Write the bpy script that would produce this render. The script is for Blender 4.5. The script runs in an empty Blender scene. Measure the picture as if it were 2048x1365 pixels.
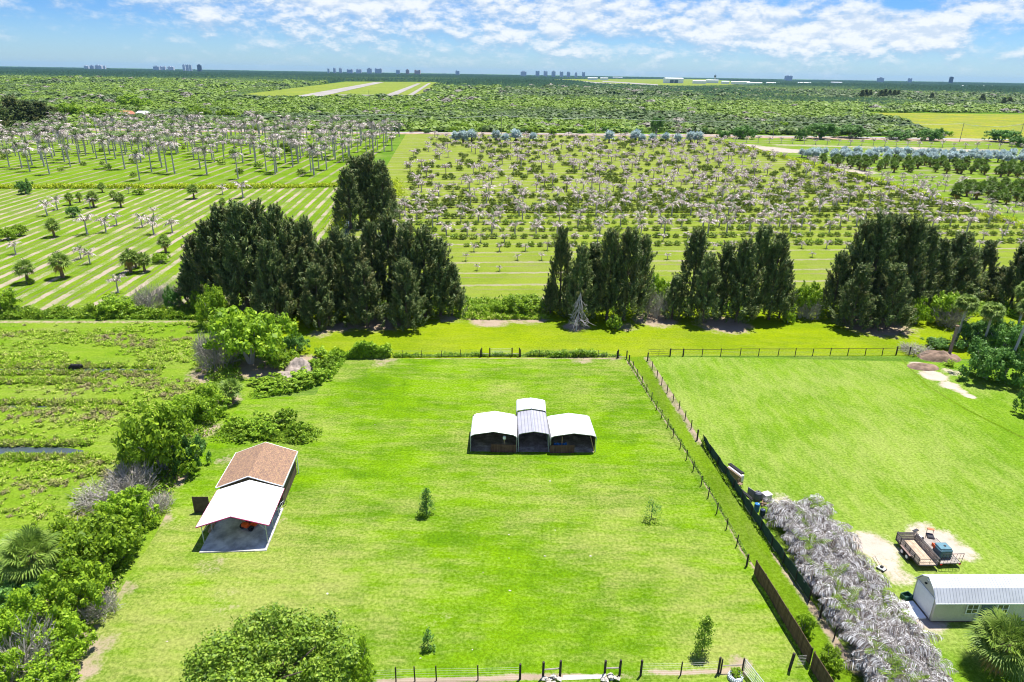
import bpy, math, random
import numpy as np
from mathutils import Vector, Matrix
random.seed(7)
RNG = np.random.default_rng(7)
S = bpy.context.scene
COL = S.collection
PI = math.pi

# ------------------------------------------------------------------ camera
F, CX, CY, CAMH = 1365.0, 1024.0, 682.5, 45.0
PITCH = math.atan((CY - 147) / F)
ROLL = math.atan(0.0164)
_f = np.array((0, math.cos(PITCH), -math.sin(PITCH)))
_u = np.array((0, math.sin(PITCH), math.cos(PITCH)))
_c, _s = math.cos(ROLL), math.sin(ROLL)
_R = np.array((_c, 0, 0)) + _s * _u
_U = np.array((-_s, 0, 0)) + _c * _u

def lens_fix(px, py):
    """the photo's lens bows the horizon a little; undo it for far points"""
    t = px / 1024.0
    hp = 139.8 - 12.7 * t + 14.9 * t * t
    hm = 147 + 0.0164 * (px - 1024)
    w = min(1, max(0, (430 - py) / 285.0))
    return py + (hm - hp) * w

def direction(px, py):
    py = lens_fix(px, py)
    return _f + (px - CX) / F * _R - (py - CY) / F * _U

def g(px, py, z=0.0):
    """where the sight line through a photo pixel meets the level z"""
    d = direction(px, py)
    t = (z - CAMH) / d[2]
    return (float(d[0] * t), float(d[1] * t))

def rise(x, y, px, py):
    """height above the point (x, y) at which the sight line of a photo pixel passes"""
    d = direction(px, py)
    t = y / d[1]
    return float(CAMH + d[2] * t)

def mpp(y):
    """metres per photo pixel at distance y"""
    return math.hypot(y, 20) / F

cam = bpy.data.cameras.new('camera')
cam.sensor_width = 36
cam.lens = F / 2048 * 36
cam.clip_start = 0.5
cam.clip_end = 60000
camo = bpy.data.objects.new('camera', cam)
COL.objects.link(camo)
M = Matrix.Identity(4)
for i in range(3):
    M[i][0], M[i][1], M[i][2] = _R[i], _U[i], -_f[i]
M[2][3] = CAMH
camo.matrix_world = M
S.camera = camo

# ------------------------------------------------------------------ materials
def nn(nt, typ, ins=None, **props):
    n = nt.nodes.new(typ)
    for k, v in props.items():
        setattr(n, k, v)
    for k, v in (ins or {}).items():
        sk = n.inputs[k]
        if hasattr(v, 'is_output'):
            nt.links.new(v, sk)
        else:
            sk.default_value = v
    return n

def c4(c):
    return (c[0], c[1], c[2], 1)

def ramp(nt, fac, stops, interp='LINEAR'):
    n = nn(nt, 'ShaderNodeValToRGB', {'Fac': fac})
    r = n.color_ramp
    r.interpolation = interp
    while len(r.elements) < len(stops):
        r.elements.new(0.5)
    for e, (p, c) in zip(r.elements, stops):
        e.position = p
        e.color = c4(c) if not isinstance(c, (int, float)) else (c, c, c, 1)
    return n.outputs[0]

def mix(nt, fac, a, b, mode='MIX'):
    n = nn(nt, 'ShaderNodeMix', None, data_type='RGBA', blend_type=mode)
    for sk, v in ((n.inputs[0], fac), (n.inputs[6], a), (n.inputs[7], b)):
        if hasattr(v, 'is_output'):
            nt.links.new(v, sk)
        elif isinstance(v, (int, float)):
            sk.default_value = v
        else:
            sk.default_value = c4(v)
    return n.outputs[2]

def math_(nt, op, a, b=0.0, c=None, clamp=False):
    n = nn(nt, 'ShaderNodeMath', None, operation=op, use_clamp=clamp)
    for i, v in enumerate((a, b, c)):
        if v is None:
            continue
        if hasattr(v, 'is_output'):
            nt.links.new(v, n.inputs[i])
        else:
            n.inputs[i].default_value = v
    return n.outputs[0]

def noise(nt, vec, scale, detail=4, rough=0.6, out=0):
    n = nn(nt, 'ShaderNodeTexNoise', {'Vector': vec, 'Scale': scale, 'Detail': detail, 'Roughness': rough})
    return n.outputs[out]

def scaled(nt, vec, sc, loc=(0, 0, 0), rot=0):
    return nn(nt, 'ShaderNodeMapping', {'Vector': vec, 'Scale': sc, 'Location': loc, 'Rotation': (0, 0, rot)}).outputs[0]

def smooth(nt, v, lo, hi, a=0.0, b=1.0):
    return nn(nt, 'ShaderNodeMapRange', {'Value': v, 'From Min': lo, 'From Max': hi, 'To Min': a, 'To Max': b}, interpolation_type='SMOOTHSTEP').outputs[0]

def newmat(name):
    m = bpy.data.materials.new(name)
    m.use_nodes = True
    nt = m.node_tree
    nt.nodes.clear()
    out = nn(nt, 'ShaderNodeOutputMaterial')
    return m, nt, out

def position(nt):
    return nn(nt, 'ShaderNodeNewGeometry').outputs['Position']

def objco(nt):
    return nn(nt, 'ShaderNodeTexCoord').outputs['Object']

def plain(name, col, rough=0.7, metal=0.0, var=0.15, scale=3.0, spec=0.3, bump=0.0, streak=None):
    """a solid material with a little wear in its tone"""
    m, nt, out = newmat(name)
    v = objco(nt)
    if streak:
        v = scaled(nt, v, streak)
    n = noise(nt, v, scale, 5)
    k = smooth(nt, n, 0.3, 0.7, 1 - var, 1 + var)
    c = mix(nt, 1.0, col, k, 'MULTIPLY')
    b = nn(nt, 'ShaderNodeBsdfPrincipled', {'Base Color': c, 'Roughness': rough, 'Metallic': metal, 'Specular IOR Level': spec})
    if bump:
        bp = nn(nt, 'ShaderNodeBump', {'Height': n, 'Strength': 0.6, 'Distance': bump})
        nt.links.new(bp.outputs[0], b.inputs['Normal'])
    nt.links.new(b.outputs[0], out.inputs[0])
    return m

def ribbed(name, col, axis=0, pitch=0.25, rough=0.45, depth=0.02, var=0.08, dirt=None):
    """sheet metal with pressed ribs across one axis of the object"""
    m, nt, out = newmat(name)
    v = objco(nt)
    x = nn(nt, 'ShaderNodeSeparateXYZ', {0: v}).outputs[axis]
    w = math_(nt, 'PINGPONG', x, pitch / 2)
    h = smooth(nt, w, pitch * 0.36, pitch * 0.48)
    n = noise(nt, v, 0.8, 6)
    c = mix(nt, 1.0, col, smooth(nt, n, 0.3, 0.7, 1 - var, 1 + var), 'MULTIPLY')
    if dirt:
        st = noise(nt, scaled(nt, v, (9, 0.8, 0.8) if axis == 0 else (0.8, 9, 0.8)), 1.0, 5)
        c = mix(nt, smooth(nt, st, 0.56, 0.7, 0, 0.7), c, dirt)
    b = nn(nt, 'ShaderNodeBsdfPrincipled', {'Base Color': c, 'Roughness': rough, 'Specular IOR Level': 0.4})
    bp = nn(nt, 'ShaderNodeBump', {'Height': h, 'Strength': 1.0, 'Distance': depth})
    nt.links.new(bp.outputs[0], b.inputs['Normal'])
    nt.links.new(b.outputs[0], out.inputs[0])
    return m

def planks(name, cols, axis=0, pitch=0.14, rough=0.85):
    """boards side by side, each with its own tone"""
    m, nt, out = newmat(name)
    v = objco(nt)
    x = nn(nt, 'ShaderNodeSeparateXYZ', {0: v}).outputs[axis]
    q = math_(nt, 'DIVIDE', x, pitch)
    fl = math_(nt, 'FLOOR', q)
    r = nn(nt, 'ShaderNodeTexWhiteNoise', {'W': fl}, noise_dimensions='1D').outputs[0]
    c = ramp(nt, r, [(0, cols[0]), (1, cols[1])])
    fr = math_(nt, 'FRACT', q)
    gap = math_(nt, 'LESS_THAN', fr, 0.10)
    c = mix(nt, gap, c, tuple(k * 0.35 for k in cols[0]))
    n = noise(nt, v, 2.0, 6)
    c = mix(nt, 1.0, c, smooth(nt, n, 0.3, 0.7, 0.75, 1.2), 'MULTIPLY')
    b = nn(nt, 'ShaderNodeBsdfPrincipled', {'Base Color': c, 'Roughness': rough, 'Specular IOR Level': 0.15})
    nt.links.new(b.outputs[0], out.inputs[0])
    return m

def leafy(name, cols, trans=0.3, spread=0.25, rough=0.55, spec=0.25, patch=None, gain=1.0):
    """leaves: each island of the mesh gets its own tone, each plant a shift"""
    cols = [tuple(k * gain for k in q) for q in cols]
    m, nt, out = newmat(name)
    isl = nn(nt, 'ShaderNodeNewGeometry').outputs['Random Per Island']
    ob = nn(nt, 'ShaderNodeObjectInfo').outputs['Random']
    at = nn(nt, 'ShaderNodeAttribute', None, attribute_name='tone').outputs['Fac']
    f = math_(nt, 'ADD', isl, 0.0)
    c = ramp(nt, f, [(i / max(1, len(cols) - 1), k) for i, k in enumerate(cols)])
    k = math_(nt, 'ADD', math_(nt, 'MULTIPLY', math_(nt, 'SUBTRACT', ob, 0.5), 2 * spread), 1.0)
    c = mix(nt, 1.0, c, k, 'MULTIPLY')
    if patch:
        c = mix(nt, smooth(nt, at, patch[1], patch[2]), c, patch[0])
        if len(patch) > 3:
            c = mix(nt, smooth(nt, at, patch[4], patch[5]), c, patch[3])
    b = nn(nt, 'ShaderNodeBsdfPrincipled', {'Base Color': c, 'Roughness': rough, 'Specular IOR Level': spec})
    t = nn(nt, 'ShaderNodeBsdfTranslucent', {'Color': c})
    x = nn(nt, 'ShaderNodeMixShader', {0: trans, 1: b.outputs[0], 2: t.outputs[0]})
    nt.links.new(x.outputs[0], out.inputs[0])
    return m

def turf(name, a, b, straw, fine=9.0, straw_amt=0.55, streak=(0.05, 0.5), dirtcol=(0.30, 0.235, 0.17), rows=None, seed=0.0, coarse=1.0, third=None):
    """mown grass: mottled tones at several sizes, dry patches, bare soil where the sheet says so"""
    m, nt, out = newmat(name)
    p = scaled(nt, position(nt), (1, 1, 1), (seed, seed * 0.7, 0))
    n1 = noise(nt, p, 0.07 * coarse, 5, 0.62)
    n2 = noise(nt, p, 0.55 * coarse, 5, 0.65)
    n3 = noise(nt, p, fine * 0.35, 5, 0.75)
    st = noise(nt, scaled(nt, p, (streak[0], streak[1], 1)), 1.0, 4, 0.6)
    s = math_(nt, 'ADD', math_(nt, 'MULTIPLY', n1, 0.45), math_(nt, 'MULTIPLY', n2, 0.25))
    s = math_(nt, 'ADD', s, math_(nt, 'MULTIPLY', st, 0.3))
    c = mix(nt, smooth(nt, s, 0.40, 0.60), a, b)
    if third:
        c = mix(nt, smooth(nt, noise(nt, p, 0.16, 4), 0.52, 0.72, 0, 0.8), c, third)
    st2 = noise(nt, scaled(nt, p, (streak[0] * 2.2, streak[1] * 2.2, 1), (40, 9, 0), 0.25), 1.0, 6, 0.7)
    dry = math_(nt, 'ADD', math_(nt, 'MULTIPLY', st2, 0.42), math_(nt, 'MULTIPLY', noise(nt, scaled(nt, p, (1, 1, 1), (40, 9, 0)), 0.06, 3, 0.5), 0.36))
    dry = math_(nt, 'ADD', dry, math_(nt, 'MULTIPLY', n3, 0.22))
    dry = math_(nt, 'ADD', dry, math_(nt, 'MULTIPLY', nn(nt, 'ShaderNodeAttribute', None, attribute_name='dry').outputs['Fac'], 0.105))
    c = mix(nt, smooth(nt, dry, 0.45, 0.66, 0, straw_amt), c, straw)
    c = mix(nt, 1.0, c, smooth(nt, n3, 0.28, 0.72, 0.68, 1.34), 'MULTIPLY')
    if rows:
        for (dx, dy, period, w0, w1, rc, amt, off) in rows:
            q = nn(nt, 'ShaderNodeVectorMath', {0: position(nt), 1: (dx / period, dy / period, 0)}, operation='DOT_PRODUCT').outputs['Value']
            lw = noise(nt, scaled(nt, position(nt), (.09, .09, 1), (off * 50, 7, 0)), 1.0, 4, 0.6)
            wob = math_(nt, 'ADD', math_(nt, 'MULTIPLY', math_(nt, 'SUBTRACT', n2, 0.5), 0.22), math_(nt, 'MULTIPLY', math_(nt, 'SUBTRACT', lw, 0.5), 0.22))
            qq = math_(nt, 'ADD', math_(nt, 'ADD', q, wob), off)
            fr = math_(nt, 'FRACT', qq)
            per = nn(nt, 'ShaderNodeTexWhiteNoise', {'W': math_(nt, 'FLOOR', qq)}, noise_dimensions='1D').outputs[0]
            pp = math_(nt, 'ADD', math_(nt, 'PINGPONG', fr, 0.5), math_(nt, 'MULTIPLY', math_(nt, 'SUBTRACT', per, 0.5), w0 * 0.9))
            amount = math_(nt, 'MULTIPLY', smooth(nt, pp, w0, w1, 1, 0), smooth(nt, math_(nt, 'ADD', n3, math_(nt, 'MULTIPLY', math_(nt, 'SUBTRACT', lw, 0.5), 1.3)), 0.34, 0.62, 0.12 * amt, amt))
            c = mix(nt, amount, c, rc)
    at = nn(nt, 'ShaderNodeAttribute', None, attribute_name='soil').outputs['Fac']
    dv = math_(nt, 'ADD', at, math_(nt, 'MULTIPLY', math_(nt, 'SUBTRACT', math_(nt, 'ADD', math_(nt, 'MULTIPLY', n2, 0.6), math_(nt, 'MULTIPLY', n3, 0.4)), 0.5), 1.5))
    sc = mix(nt, n2, tuple(k * 0.75 for k in dirtcol), tuple(min(1, k * 1.35) for k in dirtcol))
    c = mix(nt, smooth(nt, dv, 0.38, 0.75), c, sc)
    bs = nn(nt, 'ShaderNodeBsdfPrincipled', {'Base Color': c, 'Roughness': 1.0, 'Specular IOR Level': 0.0})
    bp = nn(nt, 'ShaderNodeBump', {'Height': n3, 'Strength': 0.8, 'Distance': 0.12})
    nt.links.new(bp.outputs[0], bs.inputs['Normal'])
    nt.links.new(bs.outputs[0], out.inputs[0])
    return m

LIME, GRN, STRAW = (0.130, 0.245, 0.005), (0.074, 0.162, 0.005), (0.27, 0.275, 0.085)
SAND = (0.34, 0.28, 0.22)
M_ground = turf('ground_grass', (0.10, 0.2, 0.015), (0.07, 0.14, 0.015), STRAW, straw_amt=0.4)
M_lawn = turf('lawn_grass', GRN, LIME, STRAW, straw_amt=0.72, seed=3, third=(0.145, 0.268, 0.003), streak=(0.09, 0.30))
M_lawn2 = turf('neighbour_grass', (0.098, 0.195, 0.010), (0.142, 0.248, 0.014), (0.235, 0.285, 0.07), straw_amt=0.75, streak=(0.32, 0.10), seed=31, dirtcol=(0.42, 0.35, 0.29))
M_lane = turf('lane_grass', (0.135, 0.205, 0.006), (0.195, 0.262, 0.005), (0.23, 0.24, 0.05), straw_amt=0.35, seed=57, streak=(0.06, 0.3))
M_strip = turf('strip_grass', (0.080, 0.150, 0.006), (0.118, 0.205, 0.008), (0.17, 0.19, 0.05), straw_amt=0.5, seed=81, streak=(0.4, 0.1))
M_past = turf('pasture_grass', (0.108, 0.20, 0.010), (0.155, 0.24, 0.018), (0.24, 0.25, 0.08), straw_amt=0.55, seed=19, coarse=2.2)
M_fieldE = turf('orchard_grass', (0.098, 0.184, 0.007), (0.140, 0.228, 0.010), (0.19, 0.19, 0.08), straw_amt=0.45, seed=11,
                rows=[(1, 0.09, 4.3, 0.10, 0.20, SAND, 1.0, 0.0), (1, 0.09, 4.3, 0.02, 0.07, (0.15, 0.12, 0.10), 0.8, 0.42)])
M_fieldF = turf('palm_field_grass', (0.092, 0.175, 0.007), (0.132, 0.224, 0.010), (0.19, 0.19, 0.08), straw_amt=0.35, seed=23,
                rows=[(1, 0.03, 6.2, 0.06, 0.16, (0.27, 0.22, 0.18), 0.9, 0.2)])
M_fieldG = turf('row_field_grass', (0.144, 0.200, 0.021), (0.184, 0.237, 0.028), (0.21, 0.21, 0.08), straw_amt=0.5, seed=43, streak=(0.03, 0.3),
                rows=[(-0.1, 1, 10.0, 0.04, 0.10, (0.30, 0.25, 0.20), 0.75, 0.0), (-0.1, 1, 10.0, 0.02, 0.05, (0.2, 0.16, 0.12), 0.6, 0.37)])
M_fieldH = turf('nursery_grass', (0.106, 0.186, 0.014), (0.149, 0.230, 0.017), (0.21, 0.2, 0.10), straw_amt=0.6, seed=63,
                rows=[(-0.25, 1, 16.0, 0.06, 0.14, (0.26, 0.22, 0.18), 0.7, 0.0)], dirtcol=(0.36, 0.31, 0.26))
M_sand = plain('sand_track', (0.33, 0.24, 0.18), 0.95, var=0.35, scale=0.25, spec=0.05)
M_asph = plain('asphalt', (0.30, 0.30, 0.30), 0.9, var=0.15, scale=0.2, spec=0.1)
M_runway = plain('runway_concrete', (0.29, 0.27, 0.25), 0.9, var=0.2, scale=0.02, spec=0.1)
M_yfield = turf('meadow_grass', (0.15, 0.205, 0.03), (0.26, 0.265, 0.02), (0.20, 0.165, 0.10), straw_amt=0.7, coarse=0.35, fine=1.0, seed=5)
M_air = turf('airfield_grass', (0.14, 0.20, 0.03), (0.20, 0.24, 0.035), (0.2, 0.19, 0.09), straw_amt=0.5, coarse=0.12, fine=0.4, seed=15)
M_white = ribbed('white_metal_roof', (0.82, 0.82, 0.84), 0, 0.3)
M_whitedirty = ribbed('weathered_white_roof', (0.58, 0.58, 0.57), 0, 0.3, dirt=(0.34, 0.34, 0.33))
M_greymetal = ribbed('grey_metal_roof', (0.33, 0.33, 0.37), 0, 0.42, depth=0.05)
M_trim = plain('white_trim', (0.78, 0.8, 0.82), 0.5, var=0.05)
M_steel = plain('galvanised_steel', (0.45, 0.5, 0.52), 0.45, 0.3, var=0.1)
M_red = plain('maroon_trim', (0.35, 0.04, 0.13), 0.5, var=0.1)
M_conc = plain('concrete', (0.46, 0.45, 0.43), 0.85, var=0.45, scale=0.6, spec=0.2)
M_wood = planks('stained_planks', ((0.085, 0.055, 0.035), (0.135, 0.09, 0.055)), 0, 0.17)
M_woodx = planks('carport_boards', ((0.10, 0.055, 0.042), (0.145, 0.085, 0.065)), 0, 0.2)
M_brownwall = planks('brown_siding', ((0.10, 0.075, 0.055), (0.15, 0.11, 0.08)), 1, 0.2)
M_post = plain('dark_post_wood', (0.045, 0.036, 0.03), 0.9, var=0.3)
M_greywood = plain('grey_timber', (0.28, 0.25, 0.22), 0.9, var=0.25, streak=(1, 1, 0.2))
M_black = plain('black_rubber', (0.022, 0.022, 0.025), 0.7, var=0.2)
M_blackmetal = plain('black_metal', (0.03, 0.03, 0.035), 0.5, var=0.1)
M_orange = plain('orange_paint', (0.72, 0.10, 0.015), 0.4, var=0.06)
M_teal = plain('teal_paint', (0.06, 0.13, 0.16), 0.45, var=0.1)
M_blue = plain('blue_plastic', (0.03, 0.15, 0.36), 0.35, var=0.06)
M_green = plain('dark_green_plastic', (0.02, 0.09, 0.06), 0.5, var=0.1)
M_screen = plain('green_screen_cloth', (0.016, 0.045, 0.038), 0.8, var=0.15, scale=0.8)
M_rock = plain('pale_rock', (0.5, 0.46, 0.4), 0.9, var=0.2, bump=0.03)
M_dirt = plain('dug_soil', (0.21, 0.145, 0.105), 0.95, var=0.35, scale=0.8, bump=0.12)
M_trunkg = plain('grey_bark', (0.42, 0.40, 0.37), 0.9, var=0.2, scale=2)
M_trunkd = plain('dark_bark', (0.13, 0.10, 0.08), 0.9, var=0.3, scale=3)
M_trunkb = plain('brown_boots', (0.20, 0.14, 0.09), 0.95, var=0.35, scale=5)
M_dead = plain('dead_grey_wood', (0.42, 0.39, 0.40), 0.9, var=0.25, scale=2)
M_cream = ribbed('cream_siding', (0.50, 0.50, 0.42), 0, 0.3, depth=0.015, rough=0.6)
M_door = plain('blue_grey_door', (0.09, 0.13, 0.16), 0.5, var=0.05)
M_glass = plain('dark_window_glass', (0.03, 0.04, 0.05), 0.1, var=0.05, spec=0.6)
M_gate = plain('bright_gate_tube', (0.55, 0.57, 0.58), 0.4, 0.4, var=0.08)
M_wire = plain('fence_wire', (0.20, 0.2, 0.2), 0.5, 0.4, var=0.05)
M_cow = plain('black_hide', (0.012, 0.011, 0.011), 0.6, var=0.2)
M_mattress = plain('pale_fabric', (0.62, 0.58, 0.55), 0.9, var=0.1)
M_tan = plain('tan_board', (0.42, 0.28, 0.16), 0.85, var=0.2)

L_bush = leafy('bush_leaves', [(0.058, 0.105, 0.008), (0.115, 0.190, 0.010), (0.195, 0.275, 0.016)], 0.42, 0.18, gain=2.2)
L_oak = leafy('oak_leaves', [(0.05, 0.098, 0.006), (0.098, 0.17, 0.008), (0.19, 0.26, 0.025)], 0.3, 0.1, spec=0.4, gain=2.0)
L_dense = leafy('dark_bush_leaves', [(0.03, 0.075, 0.014), (0.055, 0.12, 0.02), (0.09, 0.17, 0.03)], 0.3, 0.12, gain=2.21)
L_pine = leafy('pine_needles', [(0.024, 0.042, 0.014), (0.044, 0.068, 0.020), (0.066, 0.092, 0.028), (0.12, 0.13, 0.045)], 0.25, 0.2, gain=2.58, patch=((0.18, 0.175, 0.06), 0.6, 1.15))
L_grey = leafy('dead_twigs', [(0.32, 0.29, 0.25), (0.44, 0.41, 0.36), (0.55, 0.52, 0.47)], 0.1, 0.15, spec=0.1, gain=0.8)
L_frond = leafy('dead_fronds', [(0.14, 0.11, 0.10), (0.36, 0.30, 0.29), (0.62, 0.55, 0.54)], 0.12, 0.2, spec=0.15, gain=1.44)
L_areca = leafy('grey_fronds', [(0.10, 0.072, 0.052), (0.27, 0.255, 0.245), (0.66, 0.65, 0.64)], 0.04, 0.12, spec=0.2, gain=1.08)
L_palm = leafy('palm_green', [(0.04, 0.075, 0.018), (0.07, 0.115, 0.025), (0.11, 0.155, 0.04)], 0.25, 0.2, spec=0.35, gain=1.80)
L_fan = leafy('fan_green', [(0.065, 0.115, 0.016), (0.12, 0.19, 0.026), (0.20, 0.27, 0.05)], 0.25, 0.15, spec=0.25, gain=1.4)
L_fanold = leafy('fan_yellow', [(0.21, 0.15, 0.025), (0.30, 0.23, 0.04), (0.25, 0.17, 0.07)], 0.2, 0.1, gain=1.2)
L_silver = leafy('silver_fans', [(0.16, 0.21, 0.21), (0.28, 0.35, 0.35), (0.42, 0.49, 0.49)], 0.2, 0.12, gain=1.5)
L_shrub = leafy('shrub_leaves', [(0.055, 0.095, 0.012), (0.10, 0.145, 0.016), (0.16, 0.185, 0.03)], 0.25, 0.3, gain=2.29)
L_scrub = leafy('scrub_leaves', [(0.135, 0.225, 0.016), (0.165, 0.265, 0.020), (0.20, 0.30, 0.026)], 0.2, 0.3, patch=((0.085, 0.14, 0.035), 0.50, 0.75, (0.27, 0.25, 0.20), 0.86, 0.93), gain=1.20)
L_yellow = leafy('ditch_grass_blades', [(0.14, 0.19, 0.008), (0.22, 0.27, 0.008), (0.28, 0.31, 0.02)], 0.3, 0.1, gain=2.0)
L_tuss = leafy('tussock_blades', [(0.10, 0.185, 0.008), (0.165, 0.25, 0.014), (0.29, 0.30, 0.08)], 0.3, 0.1, spec=0.1, patch=((0.36, 0.31, 0.16), 0.5, 0.85), gain=2.0)
L_weed = leafy('weed_leaves', [(0.07, 0.13, 0.008), (0.115, 0.20, 0.010), (0.19, 0.26, 0.02)], 0.3, 0.2, gain=2.04)

# ------------------------------------------------------------------ scene helpers
def tag(o, label, cat, group=None):
    o['label'] = label
    o['category'] = cat
    if group:
        o['group'] = group
    return o

def thing(name, label, cat, loc=(0, 0, 0), rotz=0.0, group=None, scale=None):
    o = bpy.data.objects.new(name, None)
    o.empty_display_size = 0.3
    COL.objects.link(o)
    o.location = loc
    o.rotation_euler = (0, 0, rotz)
    if scale is not None:
        o.scale = scale
    return tag(o, label, cat, group)

def link(name, me, parent=None, label=None):
    o = bpy.data.objects.new(name, me)
    COL.objects.link(o)
    if parent:
        o.parent = parent
    if label:
        o['label'] = label
    return o

def structure(o, kind='structure', label=None):
    o['kind'] = kind
    if label:
        o['label'] = label
    return o

def quad_mesh(name, Q, mats, midx=None, tone=None):
    """Q: n x 4 x 3 loose quads"""
    Q = np.asarray(Q, dtype=np.float32)
    n = len(Q)
    me = bpy.data.meshes.new(name)
    me.vertices.add(n * 4)
    me.loops.add(n * 4)
    me.polygons.add(n)
    me.vertices.foreach_set('co', Q.reshape(-1))
    me.loops.foreach_set('vertex_index', np.arange(n * 4, dtype=np.int32))
    me.polygons.foreach_set('loop_start', np.arange(0, n * 4, 4, dtype=np.int32))
    for m in (mats if isinstance(mats, (list, tuple)) else [mats]):
        me.materials.append(m)
    if midx is not None:
        me.polygons.foreach_set('material_index', np.asarray(midx, dtype=np.int32))
    if tone is not None:
        a = me.attributes.new('tone', 'FLOAT', 'POINT')
        a.data.foreach_set('value', np.repeat(np.asarray(tone, dtype=np.float32), 4))
    me.update(calc_edges=True)
    return me

class MB:
    """collects solids into one mesh"""
    def __init__(self):
        self.v, self.f, self.m = [], [], []

    def add(self, vs, fs, mi=0):
        k = len(self.v)
        self.v += [tuple(p) for p in vs]
        for f in fs:
            self.f.append(tuple(i + k for i in f))
            self.m.append(mi)
        return self

    def box(self, c, s, rz=0.0, mi=0, ch=0.0, M=None):
        hx, hy, hz = s[0] / 2, s[1] / 2, s[2] / 2
        if ch <= 0:
            vs = [(x * hx, y * hy, z * hz) for z in (-1, 1) for x, y in ((-1, -1), (1, -1), (1, 1), (-1, 1))]
            fs = [(3, 2, 1, 0), (4, 5, 6, 7), (0, 1, 5, 4), (1, 2, 6, 5), (2, 3, 7, 6), (3, 0, 4, 7)]
        else:
            def ring(z, k):
                X, Y = hx - k, hy - k
                return [(-X + ch, -Y, z), (X - ch, -Y, z), (X, -Y + ch, z), (X, Y - ch, z), (X - ch, Y, z), (-X + ch, Y, z), (-X, Y - ch, z), (-X, -Y + ch, z)]
            vs = ring(-hz, ch) + ring(-hz + ch, 0) + ring(hz - ch, 0) + ring(hz, ch)
            fs = [tuple(range(7, -1, -1)), tuple(range(24, 32))]
            for r in range(3):
                for i in range(8):
                    j = (i + 1) % 8
                    fs.append((r * 8 + i, r * 8 + j, r * 8 + 8 + j, r * 8 + 8 + i))
        cs, sn = math.cos(rz), math.sin(rz)
        out = []
        for x, y, z in vs:
            q = (x * cs - y * sn, x * sn + y * cs, z)
            if M is not None:
                q = M @ Vector(q)
            out.append((q[0] + c[0], q[1] + c[1], q[2] + c[2]))
        return self.add(out, fs, mi)

    def tube(self, pts, r, n=6, mi=0, cap=True):
        pts = [Vector(p) for p in pts]
        rs = r if isinstance(r, (list, tuple)) else [r] * len(pts)
        k = len(self.v)
        for i, p in enumerate(pts):
            d = (pts[min(i + 1, len(pts) - 1)] - pts[max(i - 1, 0)]).normalized()
            a = d.orthogonal().normalized() if abs(d.z) < 0.9 else Vector((1, 0, 0)).cross(d).normalized()
            b = d.cross(a)
            for j in range(n):
                t = 2 * PI * j / n
                self.v.append(tuple(p + (a * math.cos(t) + b * math.sin(t)) * rs[i]))
        for i in range(len(pts) - 1):
            for j in range(n):
                jj = (j + 1) % n
                self.f.append((k + i * n + j, k + i * n + jj, k + (i + 1) * n + jj, k + (i + 1) * n + j))
                self.m.append(mi)
        if cap:
            self.f.append(tuple(k + j for j in reversed(range(n))))
            self.m.append(mi)
            self.f.append(tuple(k + (len(pts) - 1) * n + j for j in range(n)))
            self.m.append(mi)
        return self

    def prism(self, prof, p0, p1, right, mi=0, close=True):
        """profile points (a, z) swept from p0 to p1; a runs along 'right'"""
        n = len(prof)
        k = len(self.v)
        for p in (p0, p1):
            for a, z in prof:
                self.v.append((p[0] + right[0] * a, p[1] + right[1] * a, p[2] + z))
        for i in range(n if close else n - 1):
            j = (i + 1) % n
            self.f.append((k + i, k + j, k + n + j, k + n + i))
            self.m.append(mi)
        if close:
            self.f.append(tuple(k + i for i in reversed(range(n))))
            self.m.append(mi)
            self.f.append(tuple(k + n + i for i in range(n)))
            self.m.append(mi)
        return self

    def lathe(self, c, prof, n=14, mi=0):
        k = len(self.v)
        for r, z in prof:
            for j in range(n):
                t = 2 * PI * j / n
                self.v.append((c[0] + r * math.cos(t), c[1] + r * math.sin(t), c[2] + z))
        for i in range(len(prof) - 1):
            for j in range(n):
                jj = (j + 1) % n
                self.f.append((k + i * n + j, k + i * n + jj, k + (i + 1) * n + jj, k + (i + 1) * n + j))
                self.m.append(mi)
        self.f.append(tuple(k + j for j in reversed(range(n))))
        self.m.append(mi)
        self.f.append(tuple(k + (len(prof) - 1) * n + j for j in range(n)))
        self.m.append(mi)
        return self

    def wheel(self, c, r, w, axis, n=14, mi=0):
        """a tyre with rounded shoulders about a horizontal axis (unit x, y)"""
        prof = [(r * 0.55, -w / 2), (r * 0.92, -w / 2), (r, -w / 4), (r, w / 4), (r * 0.92, w / 2), (r * 0.55, w / 2)]
        k = len(self.v)
        for q, a in prof:
            for j in range(n):
                t = 2 * PI * j / n
                h = q * math.cos(t)
                self.v.append((c[0] + axis[0] * a - axis[1] * h, c[1] + axis[1] * a + axis[0] * h, c[2] + q * math.sin(t)))
        for i in range(len(prof)):
            ii = (i + 1) % len(prof)
            for j in range(n):
                jj = (j + 1) % n
                self.f.append((k + i * n + j, k + i * n + jj, k + ii * n + jj, k + ii * n + j))
                self.m.append(mi)
        return self

    def mesh(self, name, mats):
        me = bpy.data.meshes.new(name)
        me.from_pydata(self.v, [], self.f)
        for m in (mats if isinstance(mats, (list, tuple)) else [mats]):
            me.materials.append(m)
        me.polygons.foreach_set('material_index', np.array(self.m, dtype=np.int32))
        me.update()
        return me

    def obj(self, name, mats, parent=None, label=None):
        return link(name, self.mesh(name, mats), parent, label)

def norm(a):
    return a / np.maximum(np.linalg.norm(a, axis=-1, keepdims=True), 1e-9)

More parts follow.
